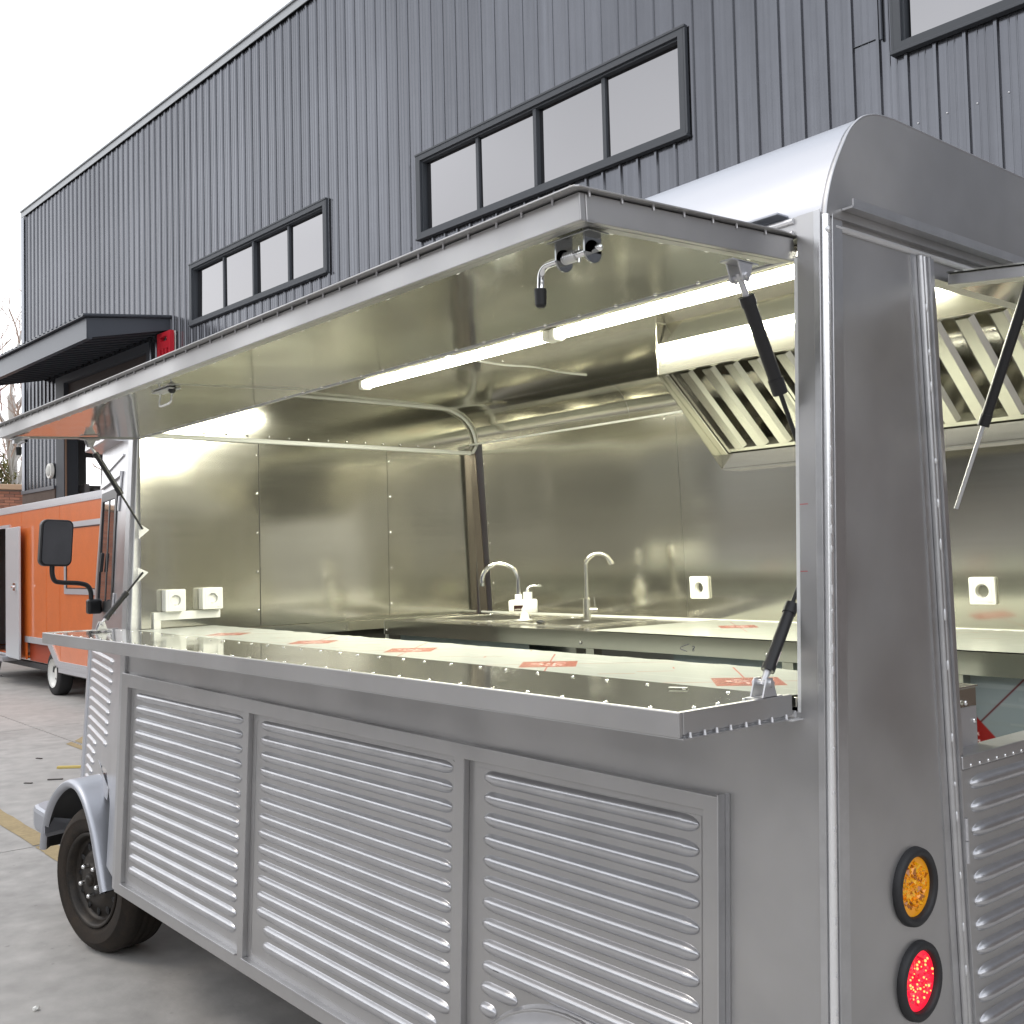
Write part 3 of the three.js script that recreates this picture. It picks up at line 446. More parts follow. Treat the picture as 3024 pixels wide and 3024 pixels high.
  const d = grp('rear_half_door', truck), z0 = -0.437, z1 = -1.365;
  part('door_leaf', [box(-0.03, 0.008, 0.475, 1.283, z1, z0, 0.003)], M.skin, d);
  part('door_cap', [box(-0.045, 0.0125, 1.2835, 1.31, z1, z0 + 0.003, 0.003)], M.alu, d);
  stuff(part('cap_rivets', Array.from({ length: 24 }, (_, k) => rivet(V(0.0125, 1.289, z0 - 0.03 - k * 0.036), V(1, 0, 0), 0.0042, 0.6)), M.chrome, d));
  for (let k = 0; k < 16; k++) part('rib', ribGeo(0.86, 0.0145, 0.014).rotateY(Math.PI / 2).translate(0.0082, 1.2515 - 0.0465 * k, -0.468), M.paintSilver, d);
  part('door_hinge', [rod(V(0.012, 1.103, -0.4375), V(0.012, 1.145, -0.4375), 0.0052), rod(V(0.012, 1.147, -0.4375), V(0.012, 1.19, -0.4375), 0.0052)], M.zinc, d);
  // header above the rear door and its flap
  part('rear_header', [box(-0.04, -0.004, 2.264, 2.33, -1.38, -0.42), box(-0.03, -0.0035, 2.30, 2.335, -1.72, -0.08)], M.skin, truck);
  part('rear_weld_strip', [rod(V(-0.001, 2.304, -0.078), V(-0.001, 2.304, -1.72), 0.006)], M.weld, truck);
  const fl = grp('rear_flap', truck), fb = (x0, x1, y0, y1, za, zz, r) => box(x0, x1, y0, y1, za, zz, r).rotateZ(-0.105).translate(0.01, 2.276, 0);
  part('flap_frame', [fb(0, 0.5, -0.024, -0.001, -0.5, -0.462, 0.002), fb(0, 0.5, -0.024, -0.001, -1.34, -1.30, 0.002), fb(0.46, 0.5, -0.024, -0.001, -1.3, -0.5, 0.002)], M.alu, fl);
  part('flap_sheet', [fb(0, 0.51, 0, 0.003, -1.345, -0.455), fb(0.002, 0.47, -0.0225, -0.02, -1.31, -0.49)], M.mirrorSteel, fl);
  const st = grp('gas_strut', truck), p0 = V(0.005, 1.80, -0.474), p1 = V(0.215, 2.31, -0.468), l = (k) => p0.clone().lerp(p1, k);
  const q0 = V(0.0, 1.80, -0.474), q1 = V(0.157, 2.196, -0.47);
  part('rod', rod(q0, q0.clone().lerp(q1, 0.45), 0.0042), M.zinc, st); part('cylinder', [rod(q0.clone().lerp(q1, 0.415), q0.clone().lerp(q1, 1.2), 0.0102), rod(q0.clone().lerp(q1, 0.405), q0.clone().lerp(q1, 0.46), 0.0115)], M.black, st);
}
{ // ---- roof shell and its end cap
  const c = -0.92, half = [[-0.043, 2.318], [-0.05, 2.348], [-0.069, 2.397], [-0.1, 2.45], [-0.131, 2.493], [-0.165, 2.521], [-0.199, 2.536], [-0.236, 2.544], [-0.286, 2.548]];
  const sm = new THREE.CatmullRomCurve3(half.map((p) => V(p[0], p[1], 0))).getPoints(36).map((p) => [p.x, p.y]);
  const full = [...sm, ...Array.from({ length: 24 }, (_, i) => [-0.286 - 1.268 * (i + 1) / 25, 2.548]), ...sm.slice().reverse().map(([z, y]) => [2 * c - z, y])];
  const shell = (a, b, mat, name, par) => { const pos = [], idx = []; for (const x of [a, b]) for (const [z, y] of full) pos.push(x, y, z); const n = full.length; for (let i = 0; i < n - 1; i++) idx.push(i, i + n, i + 1, i + 1, i + n, i + n + 1); const g = new THREE.BufferGeometry(); g.setAttribute('position', new THREE.Float32BufferAttribute(pos, 3)); g.setIndex(idx); g.computeVertexNormals(); return part(name, g, mat, par); };
  const r = grp('roof', truck);
  shell(-3.33, 0.0, M.roof, 'roof_sheet', r);
  const shp = (o) => full.map(([z, y]) => { const k = 1 - o / 0.9; return [-(c + (z - c) * k), 2.31 + (y - 2.31) * (1 - o / 0.24)]; });
  part('end_cap', poly(shp(0), 0.012).rotateY(Math.PI / 2).translate(-0.004, 0, 0), M.skin, r);
  part('front_cap', poly(shp(0), 0.01).rotateY(Math.PI / 2).translate(-3.34, 0, 0), M.skin, r);
  part('cap_rim', tube(full.map(([z, y]) => V(0.006, y + 0.001, z)), 0.0028, 160, 6), M.alu, r);
  // rain lips: along the side and below the end cap
  part('rear_rain_lip', [box(0.0085, 0.030, 2.334, 2.338, -1.74, -0.092), box(0.0265, 0.030, 2.3382, 2.352, -1.74, -0.097)], M.alu, r);
  part('side_rain_lip', [box(-3.3, -0.075, 2.335, 2.338, -0.05, -0.014)], M.roof, r);
  // sloping lintel between roof and awning hinge
  part('side_lintel', [sb(-3.3, -0.043, 2.285, 2.325, -0.03, -0.002)], M.skin, truck);
  part('lintel_weld', [side(rod(V(-3.3, 2.318, 0.0), V(-0.05, 2.318, 0.0), 0.005)), side(rod(V(-1.2, 2.293, 0.001), V(-0.05, 2.296, 0.001), 0.004))], M.weld, truck);
}
{ // ---- tail lamps
  const lamp = (y, z, amber) => {
    const l = grp('tail_lamp', truck); l.userData.label = amber ? 'round amber indicator lamp in a black rubber ring' : 'round red tail lamp glowing in a black rubber ring';
    part('rubber_ring', new THREE.LatheGeometry([[0.0545, 0.001], [0.0555, 0.008], [0.059, 0.0125], [0.066, 0.013], [0.0715, 0.009], [0.073, 0.0], [0.07, -0.004]].map((p) => new THREE.Vector2(...p)), 48).rotateZ(-Math.PI / 2).translate(-0.0025, y, z), M.rubber, l);
    seed = amber ? 3 : 4; const facets = [[], [], []], R = 0.0555; const glow = [];
    // faceted reflector cells behind a lens
    for (let i = -6; i <= 6; i++) for (let j = -6; j <= 6; j++) { const a = (i + (j % 2) * 0.5) * 0.0085 + rr(-0.0018, 0.0018), b = j * 0.0078 + rr(-0.0018, 0.0018); if (Math.hypot(a, b) > R - 0.0115) continue;
      const g = new THREE.TetrahedronGeometry(rr(0.006, 0.009), 0).rotateX(rr(0, 6)).rotateY(rr(0, 6)).translate(-0.002, y + a, z + b); facets[(rnd() * 3) | 0].push(g);
      if (!amber && rnd() < 0.4) glow.push(ball(V(0.0055, y + a, z + b), rr(0.0012, 0.0028), 1, 1, 1, 6)); }
    const cols = amber ? [[1.0, 0.52, 0.015], [1.0, 0.40, 0.008], [0.42, 0.13, 0.004]] : [[0.75, 0.01, 0.02], [0.5, 0.006, 0.015], [0.3, 0.004, 0.01]];
    facets.forEach((f, i) => stuff(part('reflector_facets', f, phy({ color: C(...cols[i]), roughness: 0.22, metalness: 0.15, clearcoat: 1, clearcoatRoughness: 0.05, ...(amber ? {} : { emissive: C(1, 0.015, 0.06), emissiveIntensity: [1.0, 0.8, 0.6][i] }) }), l)));
    part('lamp_base', new THREE.CylinderGeometry(R, R, 0.004, 40).rotateZ(Math.PI / 2).translate(-0.003, y, z), phy({ color: C(...cols[1]), roughness: 0.3, ...(amber ? {} : { emissive: C(1, 0.012, 0.05), emissiveIntensity: 0.9 }) }), l);
    if (glow.length) stuff(part('light_emitting_diodes', glow, std({ color: C(1, 0.4, 0.1), emissive: C(1, 0.42, 0.12), emissiveIntensity: 1.6, roughness: 0.4 }), l));
  };
  lamp(1.092, -0.262, true); lamp(0.919, -0.264, false);
}
{ // ---- front jamb and cab
  part('front_jamb', [sb(-3.245, -3.236, 1.40, 2.26, -0.062, 0.004, 0.002), sb(-3.2355, -3.23, 1.40, 2.26, -0.062, -0.045)], M.jamb, truck);
  part('front_post', [sb(-3.27, -3.2455, 1.44, 2.31, -0.05, 0.0)], M.alu, truck);
  const t = 0.21, l = 0.10, N = V(-t, l, 1), Xc = V(1, 0, t).normalize(), Nn = N.clone().normalize(), Yc = Nn.clone().cross(Xc);
  // cab side in (x, y) as seen: a point (x, y) lies at z = t (x + 3.31) - l (y - 1.72) - 0.07
  const cz = (x, y) => t * (x + 3.31) - l * (y - 1.72) - 0.07;
  const shear = new THREE.Matrix4().set(1, 0, -t, 0, 0, 1, l, 0, t, -l, 1, t * 3.31 + l * 1.72 - 0.07, 0, 0, 0, 1);   // maps local (x, y, off) onto the cab side
  const cab = (g) => { g = g.applyMatrix4(shear); g.computeVertexNormals(); return g; };
  const c = grp('cab', truck);
  const win = [[-4.68, 1.53], [-4.17, 1.55], [-4.365, 2.09], [-4.86, 2.095]], winO = [[-4.715, 1.49], [-4.12, 1.51], [-4.32, 2.125], [-4.905, 2.13]];
  const outl = [[-4.60, 0.45], [-4.30, 0.47], [-4.27, 0.62], [-4.12, 0.80], [-3.85, 0.81], [-3.66, 0.70], [-3.60, 0.45], [-3.31, 0.45], [-3.31, 2.42], [-5.10, 2.38], [-4.95, 2.09], [-4.83, 1.31], [-4.64, 0.60]];
  part('cab_side', [cab(poly(outl, 0.02, [win]).translate(0, 0, -0.02))], M.paintSilver, c);
  part('cab_edge_trim', [cab(poly([[-4.645, 0.6], [-4.60, 0.6], [-4.785, 1.31], [-4.83, 1.31]], 0.01).translate(0, 0, 0.0005))], M.zinc, c);
  for (let k = 0; k < 14; k++) { const y = 1.289 - 0.0466 * k, f = (1.287 - y) / 0.6, xl = -4.687 + 0.171 * f, xr = k < 9 ? -3.936 + 0.027 * f : -4.262 - 0.065 * (k - 9) / 4; part('rib', cab(ribGeo(xr - xl, 0.014, 0.012).translate(xl, y - 0.006, 0.0005)), M.paintSilver, c); }
  const w = grp('door_window', truck);
  part('window_seal', [cab(poly(winO, 0.005, [win.map(([x, y]) => [x * 0.95 + -4.5 * 0.05, y * 0.95 + 1.81 * 0.05])]).translate(0, 0, 0.001))], M.black, w);
  part('glass', [cab(poly(win, 0.003).translate(0, 0, -0.003))], std({ color: C(0.55, 0.55, 0.58), metalness: 1, roughness: 0.05 }), w);
  part('window_divider', [cab(poly([[-4.42, 1.52], [-4.385, 1.52], [-4.59, 2.10], [-4.625, 2.10]], 0.002).translate(0, 0, 0.0005))], M.black, w);
  part('slider_handle', [cab(box(-4.60, -4.575, 1.70, 1.80, 0.004, 0.02, 0.004))], M.black, w);
  part('cab_moulding', [cab(poly([[-4.92, 2.155], [-4.2, 2.175], [-4.2, 2.20], [-4.92, 2.18]], 0.014).translate(0, 0, 0.001)), cab(poly([[-4.76, 2.235], [-4.2, 2.275], [-4.2, 2.285], [-4.76, 2.245]], 0.008).translate(0, 0, 0.001))], M.alu, c);
  part('cab_hinge', cab(box(-4.22, -4.19, 2.0, 2.20, 0.001, 0.010, 0.003)), M.zinc, c); part('cab_hinge', cab(box(-4.10, -4.08, 1.50, 1.60, 0.001, 0.010, 0.003)), M.zinc, c);
  part('roof_brow', [cab(poly([[-5.28, 2.392], [-4.3, 2.36], [-4.3, 2.44], [-5.28, 2.47]], 0.1, [], 0.006).translate(0, 0, -0.03))], M.paintSilver, c);
  part('lower_bulge', [cab(poly([[-4.245, 0.60], [-4.225, 0.70], [-4.185, 0.775], [-4.13, 0.812], [-4.09, 0.812], [-3.72, 0.75], [-3.72, 0.70], [-4.2, 0.70]], 0.003).translate(0, 0, 0.001))], M.paintSilver, c);
  // the closed far parts of the cab
  part('cab_shell', [poly([[-4.6, 0.5], [-3.32, 0.5], [-3.32, 2.40], [-4.75, 2.38], [-4.72, 1.6]], 0.02).translate(0, 0, -1.62), box(-4.7, -3.32, 2.385, 2.41, -1.6, -0.45), box(-4.62, -4.58, 0.5, 1.35, -1.6, -0.42)], M.paintSilver, c);
  part('windscreen', [box(-4.73, -4.70, 1.36, 2.38, -1.6, -0.5)], std({ color: C(0.05, 0.05, 0.06), metalness: 0.4, roughness: 0.05 }), c);
  // mirror
  const m = grp('wing_mirror', truck), mx = -4.45;
  const R = (pts, d, r) => { const g = poly(rectPts(...pts, r, 8), d, [], 0.006).rotateY(Math.PI / 2); return g; };
  E_mirror(m);
  function E_mirror(m) {
    const k = (4.45 + 1.0816) / (4.15 + 1.0816), P = (z, y) => [1.5938 + (z - 1.5938) * k, 1.72 + (y - 1.72) * k];
    const [za, ya] = P(0.10, 1.955), [zc, yc] = P(-0.047, 1.735), cz0 = (za + zc) / 2, cy0 = (ya + yc) / 2, hw = (za - zc) / 2, hh = (ya - yc) / 2;
    const sk = new THREE.Matrix4().set(1, 0, 0, mx, 0, 1, 0.04, cy0, 0, -0.06, 1, cz0, 0, 0, 0, 1);
    part('mirror_housing', poly(rectPts(-hw, hw, -hh, hh, 0.032, 8), 0.03, [], 0.006).rotateY(Math.PI / 2).translate(-0.04, 0, 0).applyMatrix4(sk), M.black, m);
    part('mirror_glass', poly(rectPts(-hw + 0.009, hw - 0.009, -hh + 0.009, hh - 0.009, 0.026, 8), 0.002).rotateY(Math.PI / 2).translate(0.0005, 0, 0).applyMatrix4(sk), std({ color: C(0.17, 0.17, 0.18), metalness: 1, roughness: 0.03 }), m);
    const q = (z, y, x = mx - 0.02) => { const [a, b] = P(z, y); return V(x, b, a); };
    part('mirror_arm', tube([q(0.044, 1.745), q(0.044, 1.70), q(0.032, 1.667), q(0.0, 1.658), q(-0.075, 1.652), q(-0.115, 1.64), q(-0.133, 1.61), q(-0.135, 1.56)], 0.012, 50, 10), M.black, m);
    const b = q(-0.135, 1.545); part('mirror_bracket', box(b.x - 0.03, b.x + 0.02, b.y - 0.045, b.y + 0.03, b.z - 0.05, b.z + 0.02, 0.012), M.black, m);
  }
}
{ // ---- front wheel, mudguard, bumper
  const w = grp('front_wheel', truck), R = 0.325, place = (g) => g.rotateX(Math.PI / 2).rotateY(0.2).translate(-3.88, R, -0.03);
  const lathe = (p, n = 64) => new THREE.LatheGeometry(p.map((q) => new THREE.Vector2(...q)), n);
  const tread = []; for (let k = 0; k < 4; k++) { const y = -0.045 - k * 0.036; tread.push([R, y], [R, y - 0.026], [R - 0.008, y - 0.028], [R - 0.008, y - 0.034]); }
  part('tyre', place(lathe([[0.205, -0.02], [0.213, -0.004], [0.235, 0.006], [0.265, 0.008], [0.268, 0.0105], [0.274, 0.0105], [0.277, 0.006], [0.30, -0.006], [0.315, -0.022], [R - 0.002, -0.036], ...tread, [R - 0.004, -0.195], [0.30, -0.215], [0.22, -0.225], [0.205, -0.2]])), M.tyre, w);
  part('rim', place(lathe([[0.0, 0.002], [0.038, 0.002], [0.042, -0.012], [0.09, -0.014], [0.115, -0.02], [0.13, -0.035], [0.165, -0.045], [0.178, -0.05], [0.185, -0.03], [0.192, -0.004], [0.205, 0.004], [0.210, -0.004], [0.205, -0.02], [0.19, -0.06], [0.185, -0.2]])), M.wheel, w);
  part('rim_vents', Array.from({ length: 12 }, (_, k) => { const a = k * Math.PI / 6; return place(new THREE.SphereGeometry(0.016, 10, 6).scale(1.35, 0.35, 0.8).translate(0.148, 0, 0).rotateY(a).translate(0, -0.038, 0)); }), M.black, w);
  for (let k = 0; k < 5; k++) { const a = k * 1.2566 + 0.3; part('wheel_nut', place(mergeGeometries([new THREE.CylinderGeometry(0.011, 0.012, 0.022, 6), new THREE.SphereGeometry(0.0105, 8, 5).translate(0, 0.011, 0)].map((g) => wuv(g))).translate(0.068 * Math.cos(a), 0.0, 0.068 * Math.sin(a))), M.chrome, w); }
  part('hub_cap', place(lathe([[0.0, 0.022], [0.018, 0.02], [0.026, 0.012], [0.028, -0.004]], 24)), M.wheel, w);
  part('wheel_drum', place(new THREE.CylinderGeometry(0.18, 0.18, 0.1, 24).translate(0, -0.12, 0)), M.black, w);
  const f = grp('mudguard', truck);
  const A = new THREE.CatmullRomCurve3([[-4.455, 0.36], [-4.44, 0.42], [-4.40, 0.50], [-4.30, 0.61], [-4.165, 0.69], [-4.03, 0.73], [-3.92, 0.722], [-3.83, 0.675], [-3.745, 0.585], [-3.685, 0.475], [-3.645, 0.40], [-3.61, 0.335]].map((p) => V(p[0], p[1], 0))).getPoints(60);
  const mk = (cols) => { const pos = [], idx = [], n = cols.length; A.forEach((p, i) => { const q = A[Math.min(i + 1, 60)].clone().sub(A[Math.max(i - 1, 0)]).normalize(), o = V(-q.y, q.x, 0); const k = i / 60; for (const [off, z] of cols) { const zz = z < -0.03 ? z * (1 + 0.0 * k) : z; pos.push(p.x + o.x * off, p.y + o.y * off, 0.009 + zz); } }); for (let i = 0; i < 60; i++) for (let j = 0; j < n - 1; j++) { const a = i * n + j; idx.push(a, a + n, a + n + 1, a, a + n + 1, a + 1); } const g = new THREE.BufferGeometry(); g.setAttribute('position', new THREE.Float32BufferAttribute(pos, 3)); g.setIndex(idx); g.computeVertexNormals(); return g; };
  part('guard_shell', mk([[-0.012, -0.012], [-0.010, 0.004], [0.0, 0.012], [0.014, 0.012], [0.024, 0.003], [0.027, -0.012], [0.029, -0.06], [0.032, -0.14], [0.034, -0.24]]), M.roof, f);
  part('guard_liner', mk([[0.024, -0.24], [0.02, -0.13], [0.016, -0.04], [-0.011, -0.013]]), M.black, f);
  part('guard_seam', tube(A.slice(24, 59).map((p, i) => V(p.x, p.y, 0).add(V(0.012 * (i / 34), 0.032 * (1 - i / 40), -0.13 + 0.10 * (i / 34)))), 0.0035, 60, 6), M.weld, f);
  const b = grp('front_bumper', truck);
  part('bumper_bar', poly([[-4.40, 0.015], [-4.58, 0.012], [-4.66, -0.005], [-4.705, -0.05], [-4.725, -0.13], [-4.74, -0.3], [-4.74, -1.5], [-4.5, -1.5], [-4.5, -0.2], [-4.45, -0.2]].map(([x, z]) => [x, -z]), 0.075, [], 0.022).rotateX(-Math.PI / 2).translate(0, 0.445, 0), M.roof, b);
}
{ // ---- awning: local x along, y up through its thickness, z outwards from the hinge
  const a = grp('awning', truck), AW = basis(V(1, 0, 0), V(0, 1, 0.045).normalize(), V(0, -0.045, 1).normalize(), V(0, 2.244, -0.028));
  const A = (g) => g.applyMatrix4(AW), X0 = -3.25, X1 = -0.05, D = 0.5345, H = 0.043;
  const us = sheet(V(X0 + 0.012, 0.0035, D - 0.012), V(0, 0, -(D - 0.026)), V(X1 - X0 - 0.024, 0, 0), 16, 90, 0.0022, 1.1, 1.3, 4);
  sheetPart('underside_sheet', A(us), M.mirrorSteel, a);
  part('front_rail', [A(box(X0, X1, 0, H, D - 0.013, D, 0.002)), A(box(X0, X1, 0.0, 0.003, D - 0.03, D - 0.013))], M.skin, a);
  part('end_rail', [A(box(X1 - 0.012, X1, 0, H, 0, D - 0.0135, 0.002)), A(box(X1 - 0.03, X1 - 0.0125, 0, 0.003, 0.02, D - 0.031))], M.skin, a);
  part('end_rail', [A(box(X0, X0 + 0.012, 0, H, 0, D - 0.0135, 0.002)), A(box(X0 + 0.0125, X0 + 0.03, 0, 0.003, 0.02, D - 0.031))], M.skin, a);
  part('hinge_rail', [A(box(X0 + 0.013, X1 - 0.013, 0.0, H, 0, 0.012, 0.002))], M.alu, a);
  part('gap_shade_strip', [A(box(X0 + 0.01, X1 - 0.004, H + 0.0003, H + 0.0021, 0.01, D - 0.004))], M.black, a);  // thin black strip painting the shadow gap under the top sheet
  part('top_sheet', [A(poly([[X0 - 0.012, -0.012], [X1 + 0.004, -0.012], [X1 + 0.013, 0.05], [X1 + 0.014, D + 0.012], [X1 + 0.010, D + 0.018], [X1 + 0.002, D + 0.0205], [X0 - 0.012, D + 0.0205]].map(([x, z]) => [x, -z]), 0.0018, [], 0.0005).rotateX(-Math.PI / 2).translate(0, H + 0.0024, 0))], M.skin, a);
  part('hinge_gasket', [rod(V(-3.24, 2.262, -0.032), V(-0.052, 2.262, -0.032), 0.006)], M.alu, truck);
  const clips = [], sc = []; seed = 31;
  for (let x = X0 + 0.03; x < X1; x += rr(0.062, 0.076)) clips.push(A(rod(V(x, H + 0.003, D + 0.0015), V(x, H - 0.0055, D + 0.0022), 0.0026, 0.0018, 6)));
  for (let z = D - 0.02; z > 0.02; z -= rr(0.06, 0.085)) clips.push(A(rod(V(X1 + 0.0015, H + 0.003, z), V(X1 + 0.0022, H - 0.0055, z), 0.0026, 0.0018, 6)));
  stuff(part('flange_screws', clips, std({ color: C(0.7, 0.7, 0.72), metalness: 0.6, roughness: 0.35 }), a));
  for (let x = X0 + 0.05; x < X1; x += 0.112) sc.push(A(rivet(V(x, 0.003, D - 0.034), V(0, -1, 0), 0.0058, 0.6)), A(rivet(V(x + 0.03, 0.003, 0.022), V(0, -1, 0), 0.005, 0.6)));
  for (let z = D - 0.1; z > 0.03; z -= 0.115) sc.push(A(rivet(V(X1 - 0.034, 0.003, z), V(0, -1, 0), 0.0058, 0.6)));
  stuff(part('sheet_screws', sc, M.chrome, a));
  part('sheet_seam', [A(box(-1.78, -1.777, 0.0016, 0.0024, 0.02, D - 0.035))], M.zinc, a);
  // spring latch at the free corner
  const L = grp('spring_latch', truck);
  part('latch_plate', [box(-0.165, -0.068, 2.2165, 2.2195, 0.428, 0.472, 0.001), box(-0.150, -0.1465, 2.188, 2.218, 0.432, 0.468), box(-0.085, -0.0815, 2.188, 2.218, 0.432, 0.468),
    new THREE.CylinderGeometry(0.018, 0.018, 0.0034, 24).rotateZ(Math.PI / 2).translate(-0.1482, 2.19, 0.45), new THREE.CylinderGeometry(0.018, 0.018, 0.0034, 24).rotateZ(Math.PI / 2).translate(-0.0832, 2.19, 0.45)], M.latch, L);
  const c0 = [V(-0.068, 2.193, 0.45), V(-0.12, 2.193, 0.45), V(-0.175, 2.193, 0.45), V(-0.193, 2.191, 0.45), V(-0.203, 2.182, 0.45), V(-0.2055, 2.166, 0.45), V(-0.206, 2.15, 0.45)];
  part('latch_rod', [tube(c0, 0.0062, 60, 12), ball(c0[0], 0.0062)], M.chrome, L);
  const hx = []; for (let i = 0; i <= 140; i++) { const k = i / 140, an = k * 2 * Math.PI * 7; hx.push(V(-0.116 - 0.03 * k, 2.193 + 0.0088 * Math.sin(an), 0.45 + 0.0088 * Math.cos(an))); }
  part('latch_spring', [new THREE.TubeGeometry(new THREE.CatmullRomCurve3(hx), 160, 0.0013, 5), rod(V(-0.1125, 2.18, 0.45), V(-0.1125, 2.206, 0.45), 0.0022)], M.chrome, L);
  part('latch_grip', [rod(V(-0.206, 2.157, 0.45), V(-0.206, 2.131, 0.45), 0.0105, 0.0095, 20), rod(V(-0.206, 2.131, 0.45), V(-0.206, 2.127, 0.45), 0.0095, 0.006, 20)], M.black, L);
  const L2 = grp('wire_latch', truck);
  part('wire_loop', [tube([V(-1.845, 2.228, 0.40), V(-1.845, 2.2, 0.403), V(-1.85, 2.187, 0.405), V(-1.885, 2.184, 0.405), V(-1.92, 2.184, 0.405), V(-1.93, 2.192, 0.405), V(-1.932, 2.228, 0.40)], 0.0035, 40, 8)], M.chrome, L2);
  part('latch_plate', [box(-1.95, -1.82, 2.2225, 2.2255, 0.385, 0.42)], M.zinc, L2); part('latch_stop', [ball(V(-1.845, 2.222, 0.402), 0.011), rod(V(-1.87, 2.224, 0.402), V(-1.82, 2.224, 0.402), 0.003)], M.black, L2);
  const L3 = grp('spring_latch', truck);
  part('latch_plate', [box(-3.24, -3.12, 2.215, 2.2185, 0.43, 0.47), box(-3.23, -3.20, 2.2, 2.2145, 0.435, 0.465)], M.zinc, L3);
  part('latch_rod', [tube([V(-3.10, 2.2, 0.45), V(-3.16, 2.2, 0.45), V(-3.188, 2.196, 0.45), V(-3.195, 2.18, 0.45), V(-3.196, 2.165, 0.45)], 0.006, 30, 10)], M.zinc, L3); part('latch_grip', [rod(V(-3.196, 2.185, 0.45), V(-3.196, 2.155, 0.45), 0.0105, 0.009, 16)], M.black, L3);
}
{ // ---- fold-down counter flap
  const f = grp('counter_flap', truck), X0 = -3.36, X1 = -0.05, Z0 = 0.026, Z1 = 0.322, Y = 1.472, B = 1.432;
  sheetPart('top_sheet', sheet(V(X0 + 0.012, Y - 0.0015, Z1 - 0.010), V(X1 - X0 - 0.022, 0, 0), V(0, 0, -(Z1 - Z0 - 0.012)), 90, 10, 0.0014, 1.6, 2.5, 9), M.mirrorSteel, f);
  part('front_fascia', [box(X0, X1, B, Y + 0.001, Z1 - 0.010, Z1, 0.0025)], M.skin, f);
  part('end_fascia', [box(X1 - 0.010, X1, B + 0.004, Y + 0.001, Z0, Z1 - 0.0105, 0.002)], M.skin, f);
  part('end_fascia', [box(X0, X0 + 0.010, B + 0.004, Y + 0.001, Z0, Z1 - 0.0105, 0.002)], M.skin, f);
  part('bottom_sheet', [box(X0 + 0.011, X1 + 0.006, B - 0.002, B + 0.0005, Z0 + 0.01, Z1 - 0.003), box(X0 + 0.011, X1 - 0.002, B + 0.0008, B + 0.0036, Z0 + 0.012, Z1 - 0.012)], M.alu, f);
  part('hinge_bar', [rod(V(X0 + 0.1, 1.437, 0.016), V(X1 - 0.002, 1.437, 0.016), 0.006), box(X1 + 0.002, X1 + 0.012, 1.4285, 1.431, 0.0, 0.045)], M.weld, f);
  const r = []; seed = 17; for (let x = X0 + 0.06; x < X1; x += 0.105) { r.push(rivet(V(x + rr(-0.01, 0.01), Y - 0.001, 0.068), V(0, 1, 0), 0.0046, 0.5), rivet(V(x + 0.02 + rr(-0.008, 0.008), Y - 0.001, 0.297), V(0, 1, 0), 0.0046, 0.5)); }
  for (const z of [0.12, 0.19, 0.25]) r.push(rivet(V(X1 - 0.03, Y - 0.001, z), V(0, 1, 0), 0.0048, 0.5));
  stuff(part('sheet_screws', r, M.chrome, f));
  stuff(part('flange_screws', [0.05, 0.09, 0.125, 0.16, 0.2, 0.235, 0.265, 0.30].map((z) => rod(V(X1 + 0.004, B, z), V(X1 + 0.0035, B + 0.0085, z), 0.0028, 0.002, 6)), std({ color: C(0.8, 0.8, 0.82), metalness: 0.5, roughness: 0.35 }), f));
  part('film_scrap', [new THREE.PlaneGeometry(0.035, 0.014).rotateX(-Math.PI / 2).rotateY(0.5).translate(-0.26, Y + 0.002, 0.085)], M.white, f);
}
